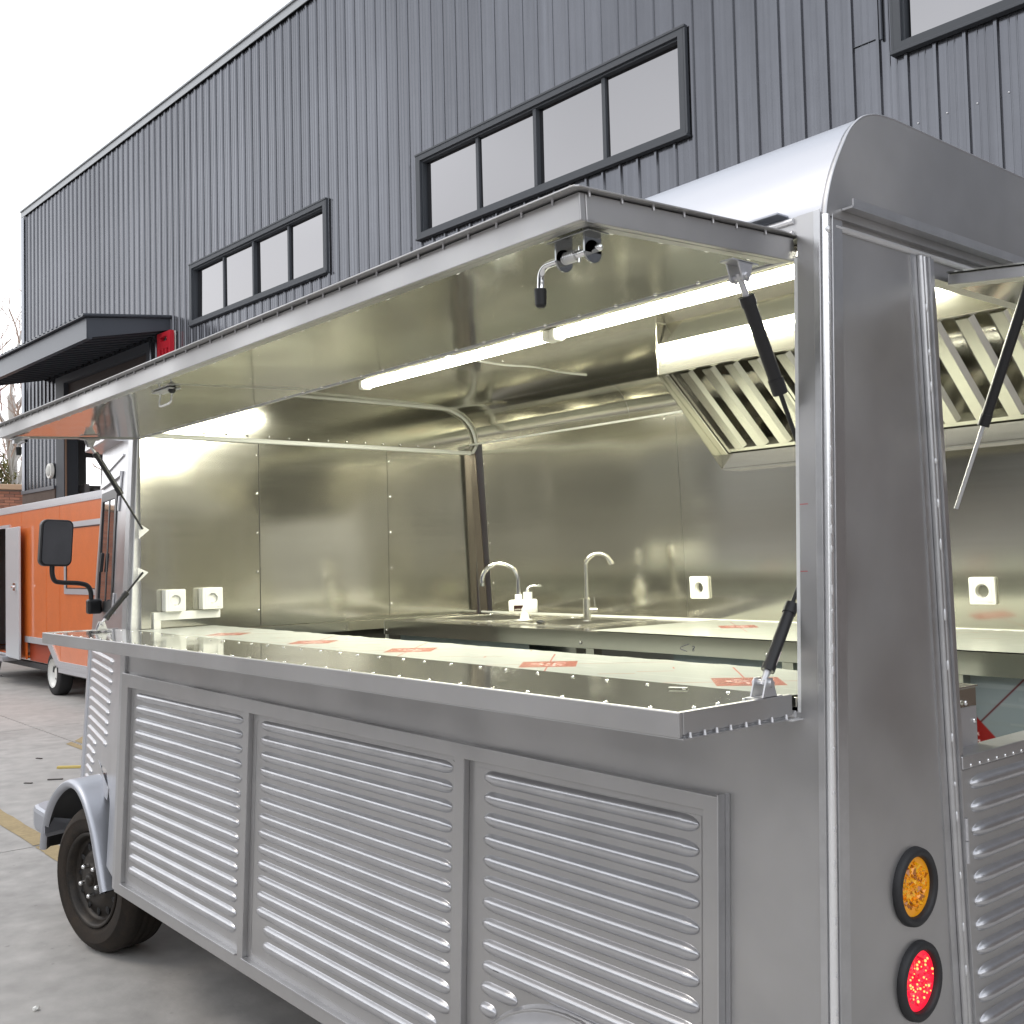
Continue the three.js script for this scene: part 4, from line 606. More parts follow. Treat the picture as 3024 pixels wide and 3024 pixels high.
{ // ---- gas struts of awning and flap
  const strut = (a, b, cylAt, bracket, up, label, r = 0.0106) => {
    const s = grp('gas_strut', truck), at = (k) => a.clone().lerp(b, k);      // a: body pivot, b: flap pivot
    part('rod', rod(a, at(cylAt + 0.02), 0.0042), M.black, s);
    part('cylinder', [rod(at(cylAt), at(0.90), r, r, 24), rod(at(cylAt - 0.005), at(cylAt + 0.075), r * 1.14, r * 1.14, 24), rod(at(0.855), at(0.905), r * 1.14, r * 1.14, 24)], M.black, s);
    part('end_fitting', [rod(at(0.90), at(1.02), 0.006, 0.0055), rod(b.clone().add(V(-0.02, 0, 0)), b.clone().add(V(0.02, 0, 0)), 0.0055)], M.zinc, s);
    const dir = up ? 1 : -1, y0 = b.y + dir * bracket;
    const ear = (x) => poly([[-0.02, 0], [0.02, 0], [0.011, -dir * bracket], [0.008, -dir * (bracket + 0.009)], [-0.008, -dir * (bracket + 0.009)], [-0.011, -dir * bracket]].slice()[dir > 0 ? 'reverse' : 'slice'](), 0.003).rotateY(Math.PI / 2).translate(x, y0, b.z);
    part('bracket', [ear(b.x - 0.014), ear(b.x + 0.011), box(b.x - 0.014, b.x + 0.014, y0 - 0.0015, y0 + 0.0015, b.z - 0.035, b.z + 0.035)], M.zinc, s);
    part('pivot', [rod(b.clone().add(V(0.0145, 0, 0)), b.clone().add(V(0.0175, 0, 0)), 0.0065, 0.0065, 16)], M.chrome, s);
    if (label) part('sticker', [new THREE.CylinderGeometry(r + 0.0003, r + 0.0003, 0.026, 20, 1, true, -0.2, 1.5).applyQuaternion(new THREE.Quaternion().setFromUnitVectors(V(0, 1, 0), b.clone().sub(a).normalize())).translate(...at(0.79).toArray())], std({ color: C(0.72, 0.62, 0.64), roughness: 0.5, side: THREE.DoubleSide }), s);
    return s;
  };
  strut(V(-0.058, 1.875, -0.05), V(-0.062, 2.196, 0.118), 0.40, 0.024, true, false, 0.0122);
  strut(V(-0.062, 1.70, -0.05), V(-0.064, 1.497, 0.088), 0.36, 0.024, false, true);
  strut(V(-3.195, 1.875, -0.02), V(-3.2, 2.208, 0.185), 0.42, 0.02, true);
  strut(V(-3.195, 1.70, -0.02), V(-3.2, 1.502, 0.145), 0.40, 0.024, false);
  const tri = (y0, y1, yp) => poly([[0.0, y0], [0.0, y1], [-0.038, yp]].map(([z, y]) => [-z, y]), 0.003).rotateY(-Math.PI / 2);
  part('strut_gusset', [poly([[0.012, 1.90], [0.012, 1.835], [0.055, 1.872]], 0.003).rotateY(Math.PI / 2).translate(-3.205, 0, 0.005), poly([[0.012, 1.72], [0.012, 1.66], [0.055, 1.70]], 0.003).rotateY(Math.PI / 2).translate(-3.205, 0, 0.01)], M.jamb, truck);
  part('red_pen_marks', [sb(-0.041, -0.024, 1.8035, 1.8045, 0.0003, 0.0008), sb(-0.041, -0.026, 1.6855, 1.6865, 0.0003, 0.0008)], M.red, truck);
}

// ================================================================== KITCHEN INSIDE THE TRUCK
const FX = -3.22, RX = -0.045, zi = (y) => -1.7526 + 0.051 * (y - 1.72);          // front wall, rear wall, leaning back wall
{
  // lining of the body
  const CEIL = 2.487;
  const bw = (x0, x1, y0, y1, sd, amp = 0.010) => sheet(V(x0, y0, zi(y0)), V(x1 - x0, 0, 0), V(0, y1 - y0, zi(y1) - zi(y0)), 60, 24, amp, 1.5, 0.5, sd);
  const lin = grp('kitchen_lining', truck);
  sheetPart('back_wall_sheet', bw(-3.125, -1.84, 0.53, 2.305, 3), M.steel, lin);
  sheetPart('back_wall_sheet', bw(-1.839, RX, 0.53, 2.305, 8, 0.006), M.steel, lin);
  part('corner_post', [poly([[0, 0.53], [0.092, 0.53], [0.045, 2.257], [0, 2.257]].map(([x, y]) => [x + FX, y - 1.72]), 0.004).applyMatrix4(basis(V(1, 0, 0), V(0, 1, 0.051), V(0, -0.051, 1), V(0, 1.72, -1.7526 + 0.004)))], M.postSteel, lin);
  // front wall: three buckled sheets with seams, a dark bay under them, and the gable above
  const seams = [-0.02, -0.547, -1.2145, -1.745];
  for (let i = 0; i < 3; i++) sheetPart('front_wall_sheet', sheet(V(FX + (i % 2) * 0.0015, 1.452, seams[i] - 0.001), V(0, 0, seams[i + 1] - seams[i] + 0.002), V(0, 0.805, 0), 30, 36, 0.0055, 0.55, 2.3, 21 + i * 5), M.steel, lin);
  part('wall_seam', [box(FX - 0.0, FX + 0.0028, 1.46, 2.25, -0.5478, -0.5462), box(FX, FX + 0.0028, 1.46, 2.25, -1.2153, -1.2137)], M.darkSteel, lin);
  part('front_lower_wall', [box(FX - 0.06, FX - 0.04, 0.53, 1.452, -1.75, -0.03)], M.darkSteel, lin);  // lower wall, shade below the ledge painted in as a dark colour
  part('front_wall_ledge', [box(FX - 0.05, FX + 0.012, 1.404, 1.4505, -1.74, -0.4, 0.002)], M.steel, lin);
  const gab = [[-0.06, 2.262], [-0.08, 2.36], [-0.13, 2.44], [-0.24, CEIL], [-1.48, CEIL - 0.004], [-1.60, 2.475], [-1.66, 2.455], [-1.70, 2.43], [-1.735, 2.39], [-1.752, 2.35], [-1.762, 2.305], [-1.725, 2.262]];
  part('gable_sheet', [poly(gab.map(([z, y]) => [-z, y]), 0.004).rotateY(Math.PI / 2).rotateZ(0).translate(FX - 0.012, 0, 0)], M.steel, lin);
  const cs = [[-0.055, 2.27], [-0.075, 2.36], [-0.12, 2.43], [-0.18, 2.468], [-0.26, CEIL], [-0.6, CEIL], [-1.0, CEIL], [-1.48, CEIL - 0.004], [-1.60, 2.475], [-1.66, 2.455], [-1.70, 2.43], [-1.735, 2.39], [-1.752, 2.35], [-1.757, 2.305]];
  { const c = new THREE.CatmullRomCurve3(cs.map(([z, y]) => V(0, y, z)), false, 'catmullrom', 0.3).getPoints(70), pos = [], idx = [], nx = 60;
    for (const [a, b] of [[FX, -2.13], [-2.129, RX]]) { const s0 = pos.length / 3; for (let i = 0; i <= nx; i++) c.forEach((p, j) => { const x = a + (b - a) * i / nx, e = Math.min(1, j / 5, (70 - j) / 5); pos.push(x, p.y + e * 0.0022 * fbm(x * 2.2, p.z * 2.5, 5, 3), p.z + e * 0.001 * fbm(x * 2, p.y * 5, 2, 2)); }); const n = c.length; for (let i = 0; i < nx; i++) for (let j = 0; j < n - 1; j++) { const q = s0 + i * n + j; idx.push(q, q + 1, q + n + 1, q, q + n + 1, q + n); } }
    const g = new THREE.BufferGeometry(); g.setAttribute('position', new THREE.Float32BufferAttribute(pos, 3)); g.setIndex(idx); g.computeVertexNormals(); part('ceiling_sheet', g, M.steel, lin); }
  part('rear_lining', [box(RX - 0.004, RX, 0.53, 2.29, -0.43, -0.06), box(RX - 0.004, RX, 0.53, 2.29, -1.73, -1.37), box(RX - 0.004, RX, 2.27, 2.29, -1.369, -0.431), box(RX - 0.004, RX, 2.2905, 2.43, -1.68, -0.14), box(RX - 0.004, RX, 2.4305, CEIL, -1.6, -0.23)], M.steel, lin);
  part('side_lining', [box(FX, RX - 0.006, 0.53, 1.40, -0.055, -0.05)], M.steel, lin);
  part('floor_lining', [box(FX, RX, 0.521, 0.53, -1.78, -0.05)], M.darkSteel, lin);
  // white sealant along the joints
  const bead = gab.slice(3, 11).map(([z, y]) => V(FX + 0.004, y - 0.004, z + 0.004));
  part('sealant_bead', [tube([V(FX + 0.004, CEIL - 0.006, -0.1), ...bead.slice(1), V(FX + 0.006, 2.256, -1.728)], 0.0085, 90, 7, 0.3)], M.sealant, lin);
  part('sealant_bead', [tube([V(FX + 0.006, 2.256, -1.728), V(FX + 0.006, 1.9, -1.744), V(FX + 0.006, 1.455, -1.766)], 0.0085, 40, 7)], M.sealant, lin);
  part('sealant_bead', [rod(V(FX + 0.006, 2.259, -0.06), V(FX + 0.006, 2.259, -1.728), 0.0075), box(FX - 0.006, FX + 0.006, 2.262, 2.272, -1.725, -0.06, 0.002)], M.sealant, lin);
  part('sealant_bead', [rod(V(FX, 2.304, zi(2.304) + 0.003), V(RX, 2.304, zi(2.304) + 0.003), 0.005)], M.sealant, lin);
  part('sealant_bead', [tube([V(FX + 0.02, 1.4545, -1.757), V(-2.5, 1.4545, -1.759), V(-1.0, 1.4545, -1.758), V(RX, 1.4545, -1.759)], 0.006, 60, 6)], M.sealant, lin);
  part('ceiling_sealant', [tube([V(-2.13, CEIL - 0.001, -0.5), V(-2.12, CEIL - 0.001, -0.8), V(-2.15, CEIL - 0.001, -1.05), V(-2.118, CEIL - 0.001, -1.2), V(-2.14, CEIL - 0.003, -1.36), V(-2.125, CEIL - 0.006, -1.5)], 0.0042, 50, 6)], M.sealant, lin);
  const rv = [];
  for (let y = 1.52; y < 2.25; y += 0.17) rv.push(rivet(V(FX + 0.004, y, -0.535), V(1, 0, 0), 0.006, 0.6), rivet(V(FX + 0.004, y, -1.228), V(1, 0, 0), 0.006, 0.6));
  for (let y = 1.5; y < 2.28; y += 0.1) rv.push(rivet(V(-3.118 + 0.02 * (1.72 - y) * 1.3 + 0.012, y, zi(y) + 0.001), V(0, 0, 1), 0.005, 0.6));
  for (let k = 0; k < 13; k++) rv.push(rivet(V(FX + 0.002 - 0.006, 2.285, -0.3 - k * 0.1), V(1, 0, 0), 0.006, 0.7));
  for (const [x, z] of [[-2.12, -1.02], [-2.125, -1.13], [-2.145, -1.24], [-2.163, -1.35], [-2.19, -1.46], [-2.06, -0.72]]) rv.push(rivet(V(x + 0.03, CEIL - 0.001, z), V(0, -1, 0), 0.006, 0.5));
  for (let x = -1.9; x < -0.3; x += 0.19) rv.push(rivet(V(x, 2.285, zi(2.285) + 0.001), V(0, 0, 1), 0.005, 0.6));
  stuff(part('lining_rivets', rv, M.chrome, lin));
}
// printed protective film: pale sheet, red lozenges with illegible white strokes, thin red lines
function filmTex(w, h, m, marks, bg, redC, lineC) {     // metres w x h, m pixels per metre
  const c = document.createElement('canvas'); c.width = Math.round(w * m); c.height = Math.round(h * m); const x = c.getContext('2d');
  x.fillStyle = bg; x.fillRect(0, 0, c.width, c.height); seed = 77;
  for (let i = 0; i < 260; i++) { x.fillStyle = `rgba(${rnd() < 0.5 ? '235,238,236' : '150,154,152'},${0.22 * rnd()})`; x.fillRect(rnd() * c.width, rnd() * c.height, rr(20, 160), rr(1, 5)); }
  x.lineWidth = Math.max(1.5, 0.003 * m);
  x.strokeStyle = lineC; for (let i = 0; i < marks.length * 5; i++) { const a = rnd() * c.width, b = rnd() * c.height, l = rr(0.02, 0.05) * m, d = rnd() < 0.5 ? 1 : -1; x.globalAlpha = rr(0.35, 0.9); x.beginPath(); x.moveTo(a, b); x.lineTo(a + l * d * 0.7, b + l * 0.7); x.stroke(); } x.globalAlpha = 1;
  for (const [px, py, s] of marks) {
    x.save(); x.translate(px * m, py * m); x.rotate(Math.PI / 4); const q = s * m;
    x.strokeStyle = lineC; x.beginPath(); x.moveTo(-q * 2.0, 0); x.lineTo(q * 2.0, 0); x.moveTo(0, -q * 2.2); x.lineTo(0, q * 2.2); x.moveTo(-q * 1.6, q * 1.0); x.lineTo(-q * 1.6, q * 1.6); x.moveTo(q * 1.7, -q * 1.5); x.lineTo(q * 1.7, -q * 0.9); x.stroke();
    x.fillStyle = redC; x.fillRect(-q / 2, -q / 2, q, q);
    x.strokeStyle = 'rgba(255,240,236,0.85)'; x.lineWidth = q * 0.035; x.rotate(-Math.PI / 4);
    for (let r = 0; r < 2; r++) for (let k = 0; k < 4; k++) { const gx = (-0.3 + k * 0.17) * q, gy = (-0.10 + r * 0.17) * q; for (let n = 0; n < 5; n++) { x.beginPath(); x.moveTo(gx + rr(0, 0.12) * q, gy + rr(0, 0.11) * q); x.lineTo(gx + rr(0, 0.12) * q, gy + rr(0, 0.11) * q); x.stroke(); } }
    x.beginPath(); x.arc(q * 0.05, -q * 0.22, q * 0.1, 0.4, 5.4); x.stroke(); x.restore(); x.lineWidth = Math.max(1.5, 0.003 * m);
  }
  const t = new THREE.CanvasTexture(c); t.colorSpace = THREE.SRGBColorSpace; return t;
}
function filmMesh(parent, x0, x1, y, z0, z1, tex, name, edge) {   // flat film with a ragged far edge
  const n = 90, pos = [], uv = [], idx = []; seed = edge;
  for (let i = 0; i <= n; i++) { const x = x0 + (x1 - x0) * i / n, a = z0 + rr(-0.004, 0.003), b = z1 + rr(-0.003, 0.003); for (const [z, dy] of [[b, 0], [(a + b) / 2, 0.0004], [a, rr(0, 0.002)]]) { pos.push(x, y + dy, z); uv.push(i / n, (z1 - z) / (z1 - z0)); } }
  for (let i = 0; i < n; i++) for (let j = 0; j < 2; j++) { const a = i * 3 + j; idx.push(a, a + 3, a + 4, a, a + 4, a + 1); }
  const g = new THREE.BufferGeometry(); g.setAttribute('position', new THREE.Float32BufferAttribute(pos, 3)); g.setAttribute('uv', new THREE.Float32BufferAttribute(uv, 2)); g.setIndex(idx); g.computeVertexNormals();
  const m = new THREE.Mesh(g, std({ map: tex, roughness: 0.22, side: THREE.DoubleSide })); m.name = numbered(name); m.castShadow = m.receiveShadow = true; parent.add(m); return m;
}
{ // ---- serving counter under the opening
  const c = thing('serving_counter', 'long steel serving counter running just inside the open awning hatch', 'counter', [0, 0, 0]);
  part('counter_top', [box(-3.19, -0.052, 1.448, 1.466, -0.318, 0.012, 0.002)], M.steel, c);
  part('counter_apron', [box(-3.19, -0.052, 1.40, 1.4475, -0.318, -0.314)], M.steel, c);
  part('cupboard_panel', [box(-3.19, -0.052, 0.531, 1.40, -0.29, -0.286)], std({ color: C(0.40, 0.43, 0.44), roughness: 0.5 }), c);
  const w = 3.13, h = 0.345, zTop = 0.027, marks = [[-2.60, -0.108], [-1.965, -0.102], [-1.44, -0.12], [-0.82, -0.09], [-0.245, -0.10]].map(([x, z]) => [x + 3.19, h - (zTop - z), 0.132]);
  const f = filmMesh(scene, -3.19, -0.06, 1.4685, -0.322, zTop, filmTex(w, h, 640, marks, '#b9bdb7', '#b0685a', 'rgba(190,70,60,0.75)'), 'protective_film', 41);
  f.userData = { label: 'white protective film with red printed lozenges covering the serving counter behind the flap', category: 'film' };
}
{ // ---- back counter with cupboards
  const c = thing('back_counter', 'steel work counter along the back wall with two sunk basins', 'counter');
  const Y = 1.453, Z1 = -1.075, hol = [rectPts(-2.93, -2.50, 1.235, 1.60, 0.04), rectPts(-2.36, -1.95, 1.235, 1.60, 0.04)];
  part('counter_top', [poly(rectPts(-3.05, RX - 0.006, -Z1, 1.765), 0.003, hol).rotateX(-Math.PI / 2).scale(1, 1, 1).translate(0, Y - 0.003, 0)], M.steel, c);
  part('counter_apron', [box(-3.05, -1.722, Y - 0.062, Y - 0.0005, Z1 - 0.003, Z1 + 0.001), box(-1.720, RX - 0.006, Y - 0.060, Y - 0.0002, Z1 - 0.003, Z1 + 0.0035)], M.steel, c);
  part('counter_end', [box(-3.054, -3.0502, Y - 0.062, Y - 0.001, -1.76, Z1)], M.sealant, c);
  part('post', [box(-3.056, -3.046, 0.53, Y - 0.063, Z1 - 0.02, Z1 - 0.008)], M.sealant, c);
  for (const x of [-1.735, -0.885, -0.36]) part('post', [box(x, x + 0.04, 0.53, Y - 0.063, Z1 - 0.05, Z1 - 0.01)], M.steel, c);
  for (const [x0, x1, y0, y1] of [[-2.93, -2.50, 0, 0], [-2.36, -1.95, 0, 0]]) {
    const s = grp('sink_basin', c);
    part('basin', [box(x0, x1, Y - 0.19, Y - 0.186, -1.60, -1.235), box(x0 - 0.003, x0, Y - 0.19, Y - 0.004, -1.60, -1.235), box(x1, x1 + 0.003, Y - 0.19, Y - 0.004, -1.60, -1.235), box(x0, x1, Y - 0.19, Y - 0.004, -1.603, -1.60), box(x0, x1, Y - 0.19, Y - 0.004, -1.235, -1.232)], M.satin, s);
    part('basin_rim', [poly(rectPts(x0 - 0.022, x1 + 0.022, 1.213, 1.622, 0.05), 0.004, [rectPts(x0 + 0.003, x1 - 0.003, 1.238, 1.597, 0.038)], 0.0015).rotateX(-Math.PI / 2).translate(0, Y + 0.0005, 0)], M.satin, s);
    part('drain', [new THREE.CylinderGeometry(0.04, 0.04, 0.004, 24).translate((x0 + x1) / 2, Y - 0.183, -1.42)], M.chrome, s);
  }
  part('sink_deck_rim', [poly(rectPts(-2.985, -1.90, 1.19, 1.66, 0.03), 0.003, [rectPts(-2.97, -1.915, 1.203, 1.647, 0.022)], 0.001).rotateX(-Math.PI / 2).translate(0, Y + 0.0003, 0)], M.satin, c);
  // cupboard fronts wrapped in film
  const pt = filmTex(1.3, 0.9, 420, [[1.015, 0.16, 0.109], [0.45, 0.5, 0.109]], '#96a2a6', '#a3120f', '#5a1518');
  const pm = new THREE.Mesh(new THREE.PlaneGeometry(1.3, 0.9).translate(-0.70, 0.94, Z1 - 0.048), std({ map: pt, roughness: 0.5 }));
  pm.geometry.translate(0, 0, 0); pm.name = 'cupboard_film'; pm.castShadow = pm.receiveShadow = true; c.add(pm);
  const pt2 = filmTex(0.9, 0.4, 500, [], '#8c999c', '#a33', '#a33');
  { const cv = pt2.image, x = cv.getContext('2d'); x.strokeStyle = x.fillStyle = '#2c4c78'; x.lineWidth = 3; for (const px of [20, 190, 300]) { x.beginPath(); x.moveTo(px, 26); x.lineTo(px + 40, 26); x.moveTo(px + 95, 26); x.lineTo(px + 130, 26); x.moveTo(px + 10, 52); x.lineTo(px + 60, 52); x.stroke(); x.font = 'bold 16px sans-serif'; for (let k = 0; k < 3; k++) x.strokeRect(px + 52 + k * 12, 16, 8, 14); } }
  const pm2 = new THREE.Mesh(new THREE.PlaneGeometry(0.9, 0.4).translate(-2.55, 1.19, Z1 - 0.052), std({ map: pt2, roughness: 0.5 })); pm2.name = 'cupboard_film'; pm2.castShadow = pm2.receiveShadow = true; c.add(pm2);
  part('cupboard_void', [box(-3.04, RX - 0.01, 0.531, Y - 0.066, Z1 - 0.30, Z1 - 0.29)], M.inner, c);
  stuff(part('apron_rivets', [-3.03, -1.75, -0.93, -0.34].map((x) => rivet(V(x, Y - 0.042, Z1 + 0.0036), V(0, 0, 1), 0.006, 0.7)), M.chrome, c));
  const pen = (pts) => tube(pts.map(([x, y]) => V(x, y, Z1 + 0.0036)), 0.0011, 12, 4);
  part('pen_marks', [pen([[-1.235, 1.43], [-1.275, 1.415], [-1.245, 1.405]]), pen([[-1.222, 1.421], [-1.215, 1.424], [-1.212, 1.419], [-1.218, 1.414], [-1.213, 1.409], [-1.222, 1.408], [-1.22, 1.414], [-1.212, 1.419]])], std({ color: C(0.03, 0.03, 0.06), roughness: 0.6 }), c);
  const f = filmMesh(scene, -1.70, RX - 0.01, Y + 0.0035, -1.75, Z1 + 0.001, filmTex(1.65, 0.675, 640, [[0.335, 0.26, 0.132], [1.0, 0.26, 0.132]], '#b4b7ad', '#b06a5c', 'rgba(190,90,80,0.6)'), 'protective_film', 43);
  f.userData = { label: 'white protective film covering the right half of the back counter beside the sinks', category: 'film' };
}
{ // ---- taps
  const Y = 1.4535, a = thing('heater_tap', 'white electric heater tap with a chrome swan neck between the sink basins', 'tap', [-2.436, Y, -1.392]);
  const dx = V(0.66, 0, -0.75).normalize();                 // axis of the barrel
  const at = (k, y, o = 0) => V(dx.x * k - dx.z * o * 0, y, dx.z * k);
  const K = 0.66;
  part('foot', [rod(V(0, 0, 0), V(0, 0.006, 0), 0.034, 0.032, 28), rod(V(0, 0.005, 0), V(0, 0.045, 0), 0.021, 0.017, 24), box(-0.062, 0.062, 0, 0.0035, -0.026, 0.026, 0.0015)], M.white, a);
  part('barrel', [rod(at(-0.052, 0.061), at(0.036, 0.061), 0.029, 0.029, 36), rod(at(-0.066, 0.061), at(-0.0535, 0.061), 0.024, 0.03, 36), rod(at(0.0375, 0.061), at(0.053, 0.061), 0.0315, 0.03, 36), rod(at(0.053, 0.061), at(0.057, 0.061), 0.03, 0.024, 36), rod(at(-0.024, 0.08), at(-0.024, 0.113), 0.0165, 0.0155, 24), rod(at(0.016, 0.082), at(0.016, 0.122), 0.0195, 0.0195, 24)], M.white, a);
  part('seam_ring', [rod(at(-0.0534, 0.061), at(-0.0519, 0.061), 0.0297, 0.0297, 36), rod(at(0.0361, 0.061), at(0.0374, 0.061), 0.0297, 0.0297, 36)], M.zinc, a);
  { const up = V(0, 1, 0), fr = V(0.75, 0, 0.66), pos = [], idx = [], n = 10; for (let i = 0; i <= n; i++) { const f = -0.75 + 0.95 * i / n; for (const k of [-0.045, -0.012 + 0.016 * Math.max(0, i / n - 0.4)]) { const p = at(k, 0.061).addScaledVector(fr, 0.0293 * Math.cos(f)).addScaledVector(up, 0.0293 * Math.sin(f)); pos.push(p.x, p.y, p.z); } } for (let i = 0; i < n; i++) idx.push(i * 2, i * 2 + 1, i * 2 + 3, i * 2, i * 2 + 3, i * 2 + 2);
    const g = new THREE.BufferGeometry(); g.setAttribute('position', new THREE.Float32BufferAttribute(pos, 3)); g.setIndex(idx); g.computeVertexNormals(); const m = part('display_panel', g, std({ color: C(0.03, 0.012, 0.01), roughness: 0.15, side: THREE.DoubleSide }), a); m.userData.label = 'dark display strip on the barrel of the tap'; }
  const ra = V(-0.62, 0, 0.78).normalize(), s0 = at(-0.024, 0.11), arcP = [s0, s0.clone().add(V(0, 0.06, 0))]; const r = 0.078; for (let i = 1; i <= 14; i++) { const t = Math.PI * 0.97 * i / 14; arcP.push(s0.clone().add(V(0, 0.06, 0)).addScaledVector(ra, r * (1 - Math.cos(t))).add(V(0, r * Math.sin(t), 0))); } arcP.push(arcP.at(-1).clone().add(V(0, -0.014, 0)));
  part('spout', [tube(arcP, 0.0098, 90, 14)], M.chrome, a);
  part('spout_tip', [rod(arcP.at(-1), arcP.at(-1).clone().add(V(0, -0.012, 0)), 0.0115, 0.0105, 20)], M.chrome, a);
  const h0 = at(0.016, 0.122); part('lever', [rod(h0, h0.clone().add(V(0, 0.012, 0)), 0.014, 0.012, 20), tube([h0.clone().add(V(0, 0.014, 0)), h0.clone().addScaledVector(dx, 0.025).add(V(0, 0.026, 0)), h0.clone().addScaledVector(dx, 0.06).add(V(0, 0.024, 0))], 0.005, 16, 8)], M.chrome, a);
  const b = thing('mixer_tap', 'slim brushed steel mixer tap with a tall swan neck beside the right hand basin', 'tap', [-2.152, Y, -1.493]);
  part('body', [rod(V(0, 0, 0), V(0, 0.005, 0), 0.021, 0.020, 28), rod(V(0, 0.005, 0), V(0, 0.092, 0), 0.0158, 0.0158, 28), rod(V(0, 0.092, 0), V(0, 0.096, 0), 0.0158, 0.011, 28)], M.satin, b);
  const rb = V(0.70, 0, -0.72).normalize(), q = [V(0, 0.09, 0), V(0, 0.222, 0)], rb2 = 0.052; for (let i = 1; i <= 12; i++) { const t = Math.PI * 0.86 * i / 12; q.push(V(0, 0.228 + rb2 * Math.sin(t), 0).addScaledVector(rb, rb2 * (1 - Math.cos(t)))); }
  part('spout', [tube(q, 0.0092, 90, 14)], M.satin, b);
  const e = q.at(-1), dd = e.clone().sub(q.at(-2)).normalize(); part('spout_tip', [rod(e.clone().addScaledVector(dd, -0.002), e.clone().addScaledVector(dd, 0.018), 0.0115, 0.0115, 20)], M.satin, b);
  part('lever', [rod(V(0, 0.046, 0), V(0.0, 0.046, 0).addScaledVector(rb, 0.042), 0.0115, 0.0115, 20), rod(V(0, 0.046, 0).addScaledVector(rb, 0.042), V(0, 0.046, 0).addScaledVector(rb, 0.045), 0.0115, 0.009, 20), rod(V(0, 0.05, 0).addScaledVector(rb, 0.034), V(0, 0.097, 0).addScaledVector(rb, 0.031), 0.0028, 0.0028, 10)], M.satin, b);
  const st = thing('sink_strainer', 'small dark sink strainer lying in its clear wrapper on the front sink rim', 'strainer', [-2.13, Y + 0.004, -1.215]);
  part('plug', [ball(V(0, 0.008, 0), 0.016, 1.2, 0.6, 1, 14)], M.black, st);
  part('wrapper', [sheet(V(-0.05, 0.002, 0.035), V(0.13, 0, 0), V(0, 0.012, -0.07), 10, 8, 0.02, 14, 14, 3)], phy({ color: C(0.95, 0.95, 0.95), roughness: 0.1, transmission: 1, thickness: 0, side: THREE.DoubleSide }), st);
}
{ // ---- power sockets
  const socket = (label, pos, q, w, h, deep) => {
    const s = thing('power_socket', label, 'socket', pos.toArray()); s.quaternion.copy(q);
    if (deep) part('back_box', box(-w / 2 + 0.001, w / 2 - 0.001, -h / 2 + 0.001, h / 2 - 0.001, 0, deep, 0.004), M.white, s);
    part('plate', [poly(rectPts(-w / 2, w / 2, -h / 2, h / 2, 0.006), 0.0075, [arc(0, 0, 0.0215, 0, 2 * Math.PI - 0.01, 40)], 0.002).translate(0, 0, deep + 0.0012)], M.white, s);
    part('inner_frame', [poly(rectPts(-w * 0.36, w * 0.36, -h * 0.36, h * 0.36, 0.004), 0.0012, [rectPts(-w * 0.345, w * 0.345, -h * 0.345, h * 0.345, 0.003)]).translate(0, 0, deep + 0.0107)], M.white, s);
    part('cup', [new THREE.LatheGeometry([[0, -0.0155], [0.0195, -0.0155], [0.0205, -0.005], [0.0213, 0.0]].map((p) => new THREE.Vector2(...p)), 36).rotateX(Math.PI / 2).translate(0, 0, deep + 0.0095)], std({ color: C(0.60, 0.60, 0.57), roughness: 0.4 }), s);
    part('pin_hole', [-0.0095, 0.0095].map((x) => new THREE.CylinderGeometry(0.0036, 0.0036, 0.001, 14).rotateX(Math.PI / 2).translate(x, 0, deep - 0.0052)), M.black, s);
    part('earth_clip', [box(-0.003, 0.003, 0.0175, 0.0205, deep - 0.005, deep + 0.009), box(-0.003, 0.003, -0.0205, -0.0175, deep - 0.005, deep + 0.009)], M.zinc, s);
    part('print', [box(w * 0.2, w * 0.4, -h * 0.415, -h * 0.395, deep + 0.0107, deep + 0.0110)], M.zinc, s);
    return s;
  };
  const qF = new THREE.Quaternion().setFromAxisAngle(V(0, 1, 0), Math.PI / 2), qB = new THREE.Quaternion().setFromRotationMatrix(basis(V(1, 0, 0), V(0, 1, 0.051).normalize(), V(0, -0.051, 1).normalize(), V()));
  const k = (p) => p;
  socket('white surface socket nearer the hatch post on the cab bulkhead', V(FX + 0.002, 1.582, -0.146), qF, 0.086, 0.09, 0.036);
  socket('white surface socket farther from the hatch post on the cab bulkhead', V(FX + 0.002, 1.584, -0.306), qF, 0.09, 0.09, 0.036);
  socket('white flush socket on the back wall near the mixer tap', V(-1.763, 1.586, zi(1.586) + 0.002), qB, 0.094, 0.09, 0);
  socket('white flush socket on the back wall seen through the rear doorway', V(-0.5915, 1.582, zi(1.582) + 0.002), qB, 0.087, 0.088, 0);
  const t = thing('cable_trunking', 'white plastic cable trunking below the two sockets on the cab bulkhead', 'trunking', [FX + 0.002, 0, 0]);
  part('trunk', [box(0, 0.016, 1.502, 1.535, -0.352, -0.066, 0.001)], M.white, t); part('trunk', [box(0, 0.0155, 1.46, 1.5015, -0.095, -0.066, 0.001)], M.white, t);
}
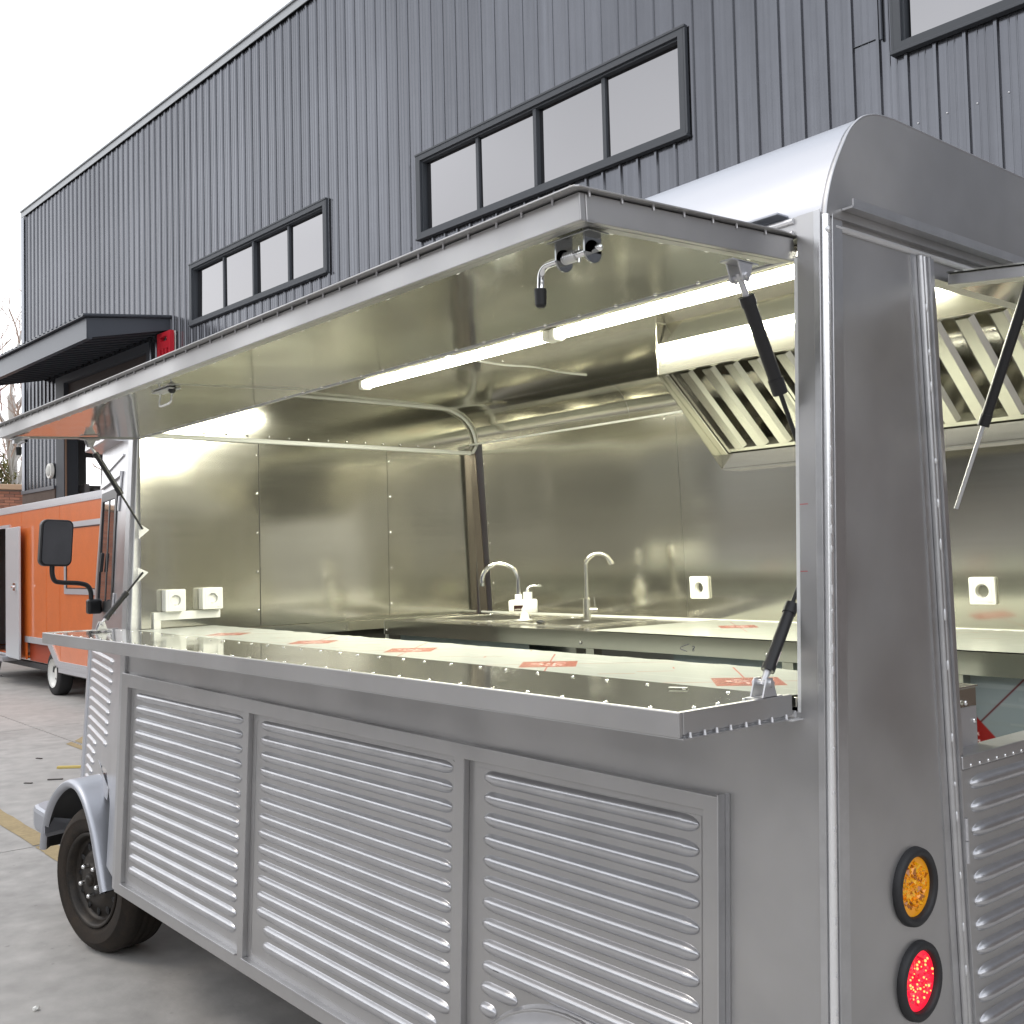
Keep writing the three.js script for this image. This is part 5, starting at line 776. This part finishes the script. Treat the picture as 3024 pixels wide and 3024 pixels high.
{ // ---- ceiling battens: a glowing diffuser and an area light of the same size just below it
  const tubeCol = C(1, 0.985, 0.83);
  const batten = (label, x0) => {
    const b = thing('ceiling_batten', label, 'ceiling light', [x0 + 0.6, 2.485, -0.80], 'two tube lights end to end');
    part('tray', [box(-0.598, 0.598, -0.012, 0, -0.016, 0.016, 0.003)], M.white, b);
    part('end_cap', [box(-0.6, -0.568, -0.040, -0.001, -0.0265, 0.0265, 0.01)], M.white, b); part('end_cap', [box(0.568, 0.6, -0.040, -0.001, -0.0265, 0.0265, 0.01)], M.white, b);
    const pr = Array.from({ length: 15 }, (_, i) => { const a = Math.PI * i / 14; return [0.025 * Math.cos(a), -0.008 - 0.028 * Math.sin(a)]; });
    part('light_diffuser', [poly(pr, 1.13).rotateY(Math.PI / 2).translate(-0.565, 0, 0)], std({ color: C(0.9, 0.9, 0.85), emissive: tubeCol, emissiveIntensity: 28, roughness: 0.4 }), b);
    const l = new THREE.RectAreaLight(tubeCol, TUBE, 1.13, 0.044); l.position.set(x0 + 0.6, 2.485 - 0.0385, -0.80); l.lookAt(x0 + 0.6, 0, -0.80); scene.add(l);
  };
  batten('lit white ceiling batten nearer the cab, above the sinks', -2.755); batten('lit white ceiling batten nearer the rear doorway, above the range hood side', -1.552);
}
{ // ---- range hood
  const h = thing('range_hood', 'steel canopy range hood with slanting baffle filters above the back counter', 'range hood', [0, 0, 0]);
  const X0 = -1.285, X1 = -0.095, ZF = -1.015, YB = 2.312, YT = 2.413, ZB = -1.33, YL = 2.065;
  part('upper_plate', [new THREE.BoxGeometry(X1 - X0 - 0.008, 0.082, 0.002).rotateX(-0.42).translate((X0 + X1) / 2, 2.452, ZF - 0.03)], M.steel, h);
  part('fascia', [box(X0, X1, YB, YT, ZF - 0.004, ZF, 0.0015), box(X0, X1, YT - 0.002, YT, ZF - 0.012, ZF - 0.0045), box(X0, X1, YB, YB + 0.003, ZF - 0.022, ZF - 0.0045)], M.steel, h);
  const sidePts = [[ZF, YT], [ZF, YB], [ZB, YL - 0.05], [ZB - 0.10, YL - 0.055], [ZB - 0.115, YL + 0.0], [ZB - 0.115, 2.47], [ZF, 2.485]].map(([z, y]) => [-z, y]);
  for (const x of [X0 - 0.003, X1]) part('side_plate', poly(sidePts, 0.003).rotateY(Math.PI / 2).translate(x, 0, 0), M.steel, h);
  const dir = V(0, YL - 0.002 - YB, ZB - (ZF - 0.022)), len = dir.length(), d = dir.clone().normalize(), nrm = V(0, d.z, -d.y); if (nrm.y > 0) nrm.negate();
  const S = basis(V(1, 0, 0), d, nrm, V(0, YB, ZF - 0.022));      // local y runs down the slope, z faces the room
  const s = (g) => flip(g.applyMatrix4(S));
  // baffles: bright outer channels with dark gaps, in three filter cassettes
  const bafM = std({ color: C(0.88, 0.87, 0.84), metalness: 0.95, roughness: 0.24, map: rep(T.steel, 0.5) });
  part('side_rail', [s(box(X0, X0 + 0.028, 0, len, -0.02, 0.003, 0.002))], bafM, h); part('side_rail', [s(box(X1 - 0.028, X1, 0, len, -0.02, 0.003, 0.002))], bafM, h);
  const nC = 3, nB = 4, cw = (X1 - X0 - 0.06) / nC;
  for (let c = 0; c < nC; c++) {
    const a = X0 + 0.03 + c * cw, g = grp('baffle_filter', h), pitch = (cw - 0.012) / nB;
    part('filter_frame', [s(box(a + 0.002, a + 0.012, 0.004, len - 0.004, -0.04, -0.002)), s(box(a + cw - 0.012, a + cw - 0.002, 0.004, len - 0.004, -0.04, -0.002)), s(box(a + 0.0125, a + cw - 0.0125, len - 0.018, len - 0.004, -0.04, -0.004))], bafM, g);
    for (let k = 0; k < nB; k++) { const x = a + 0.012 + (k + 0.5) * pitch, w = pitch * 0.315; part('baffle', s(flip(poly([[-w, -0.012], [-w + 0.012, 0], [w - 0.012, 0], [w, -0.012], [w - 0.0015, -0.013], [w - 0.013, -0.0015], [-w + 0.013, -0.0015], [-w + 0.0015, -0.013]], len - 0.03).rotateX(-Math.PI / 2).scale(1, 1, -1)).translate(x, 0.008, 0)), bafM, g); }
  }
  part('grease_trough', [box(X0 + 0.001, X1 - 0.001, YL - 0.05, YL - 0.002, ZB - 0.003, ZB), box(X0 + 0.001, X1 - 0.001, YL - 0.0555, YL - 0.051, ZB - 0.10, ZB - 0.002), box(X0 + 0.001, X1 - 0.001, YL - 0.05, 2.478, ZB - 0.115, ZB - 0.112)], M.steel, h);
}
{ // ---- low steel cabinet by the rear door
  const c = thing('steel_cabinet', 'low plain steel cabinet standing just inside the rear half door', 'cabinet', [-0.3, 0.53, -0.46]);
  part('carcass', [box(-0.2, 0.262, 0, 0.898, -0.138, 0.155, 0.002)], M.steel, c);
  part('top', [box(-0.205, 0.265, 0.899, 0.903, -0.141, 0.158, 0.001)], M.satin, c);
  part('front_flap', [box(0.2625, 0.265, 0.55, 0.86, -0.13, 0.14)], M.zinc, c);
  stuff(part('rivets', [rivet(V(0.2655, 0.87, -0.085), V(1, 0, 0), 0.006, 0.7), rivet(V(0.2655, 0.83, -0.118), V(1, 0, 0), 0.006, 0.7)], M.chrome, c));
}
// ------------------------------------------------------------------ litter on the concrete
{
  const put = (name, label, cat, x, z, f, group) => { const o = thing(name, label, cat, [x, 0, z], group); f(o); return o; };
  put('wood_offcut', 'thin yellow wooden offcut lying on the concrete beside the cab', 'wood scrap', -8.53, -1.435, (o) => part('stick', [box(-0.16, 0.13, 0.001, 0.02, -0.022, 0.022, 0.003).rotateY(0.9)], std({ color: C(0.62, 0.48, 0.16), roughness: 0.8 }), o));
  put('metal_chip', 'small dark metal chip on the concrete, the far one of three', 'chip', -9.252, -1.334, (o) => part('chip', [box(-0.035, 0.035, 0.001, 0.008, -0.012, 0.012, 0.003).rotateY(0.4)], M.brown, o));
  put('metal_chip', 'small dark metal chip on the concrete, leftmost of three', 'chip', -8.133, -0.933, (o) => part('chip', [box(-0.035, 0.035, 0.001, 0.008, -0.012, 0.012, 0.003).rotateY(0.7)], M.darkSteel, o));
  put('metal_chip', 'longest dark metal chip on the concrete, nearest the mudguard', 'chip', -8.125, -1.14, (o) => part('chip', [box(-0.06, 0.06, 0.001, 0.009, -0.013, 0.013, 0.003).rotateY(1.0)], M.darkSteel, o));
  put('white_pebble', 'single small white pebble on the concrete near the bottom left corner', 'pebble', -3.404, 0.338, (o) => part('stone', [new THREE.DodecahedronGeometry(0.0125, 0).scale(1, 0.75, 1.15).translate(0, 0.009, 0)], M.white, o));
}

// ------------------------------------------------------------------ draw
const renderer = new THREE.WebGLRenderer({ antialias: true });
renderer.setSize(1024, 1024);
renderer.toneMapping = THREE.LinearToneMapping; renderer.toneMappingExposure = EXPOSURE;
renderer.shadowMap.enabled = true; renderer.shadowMap.type = THREE.PCFSoftShadowMap;
renderer.render(scene, camera);
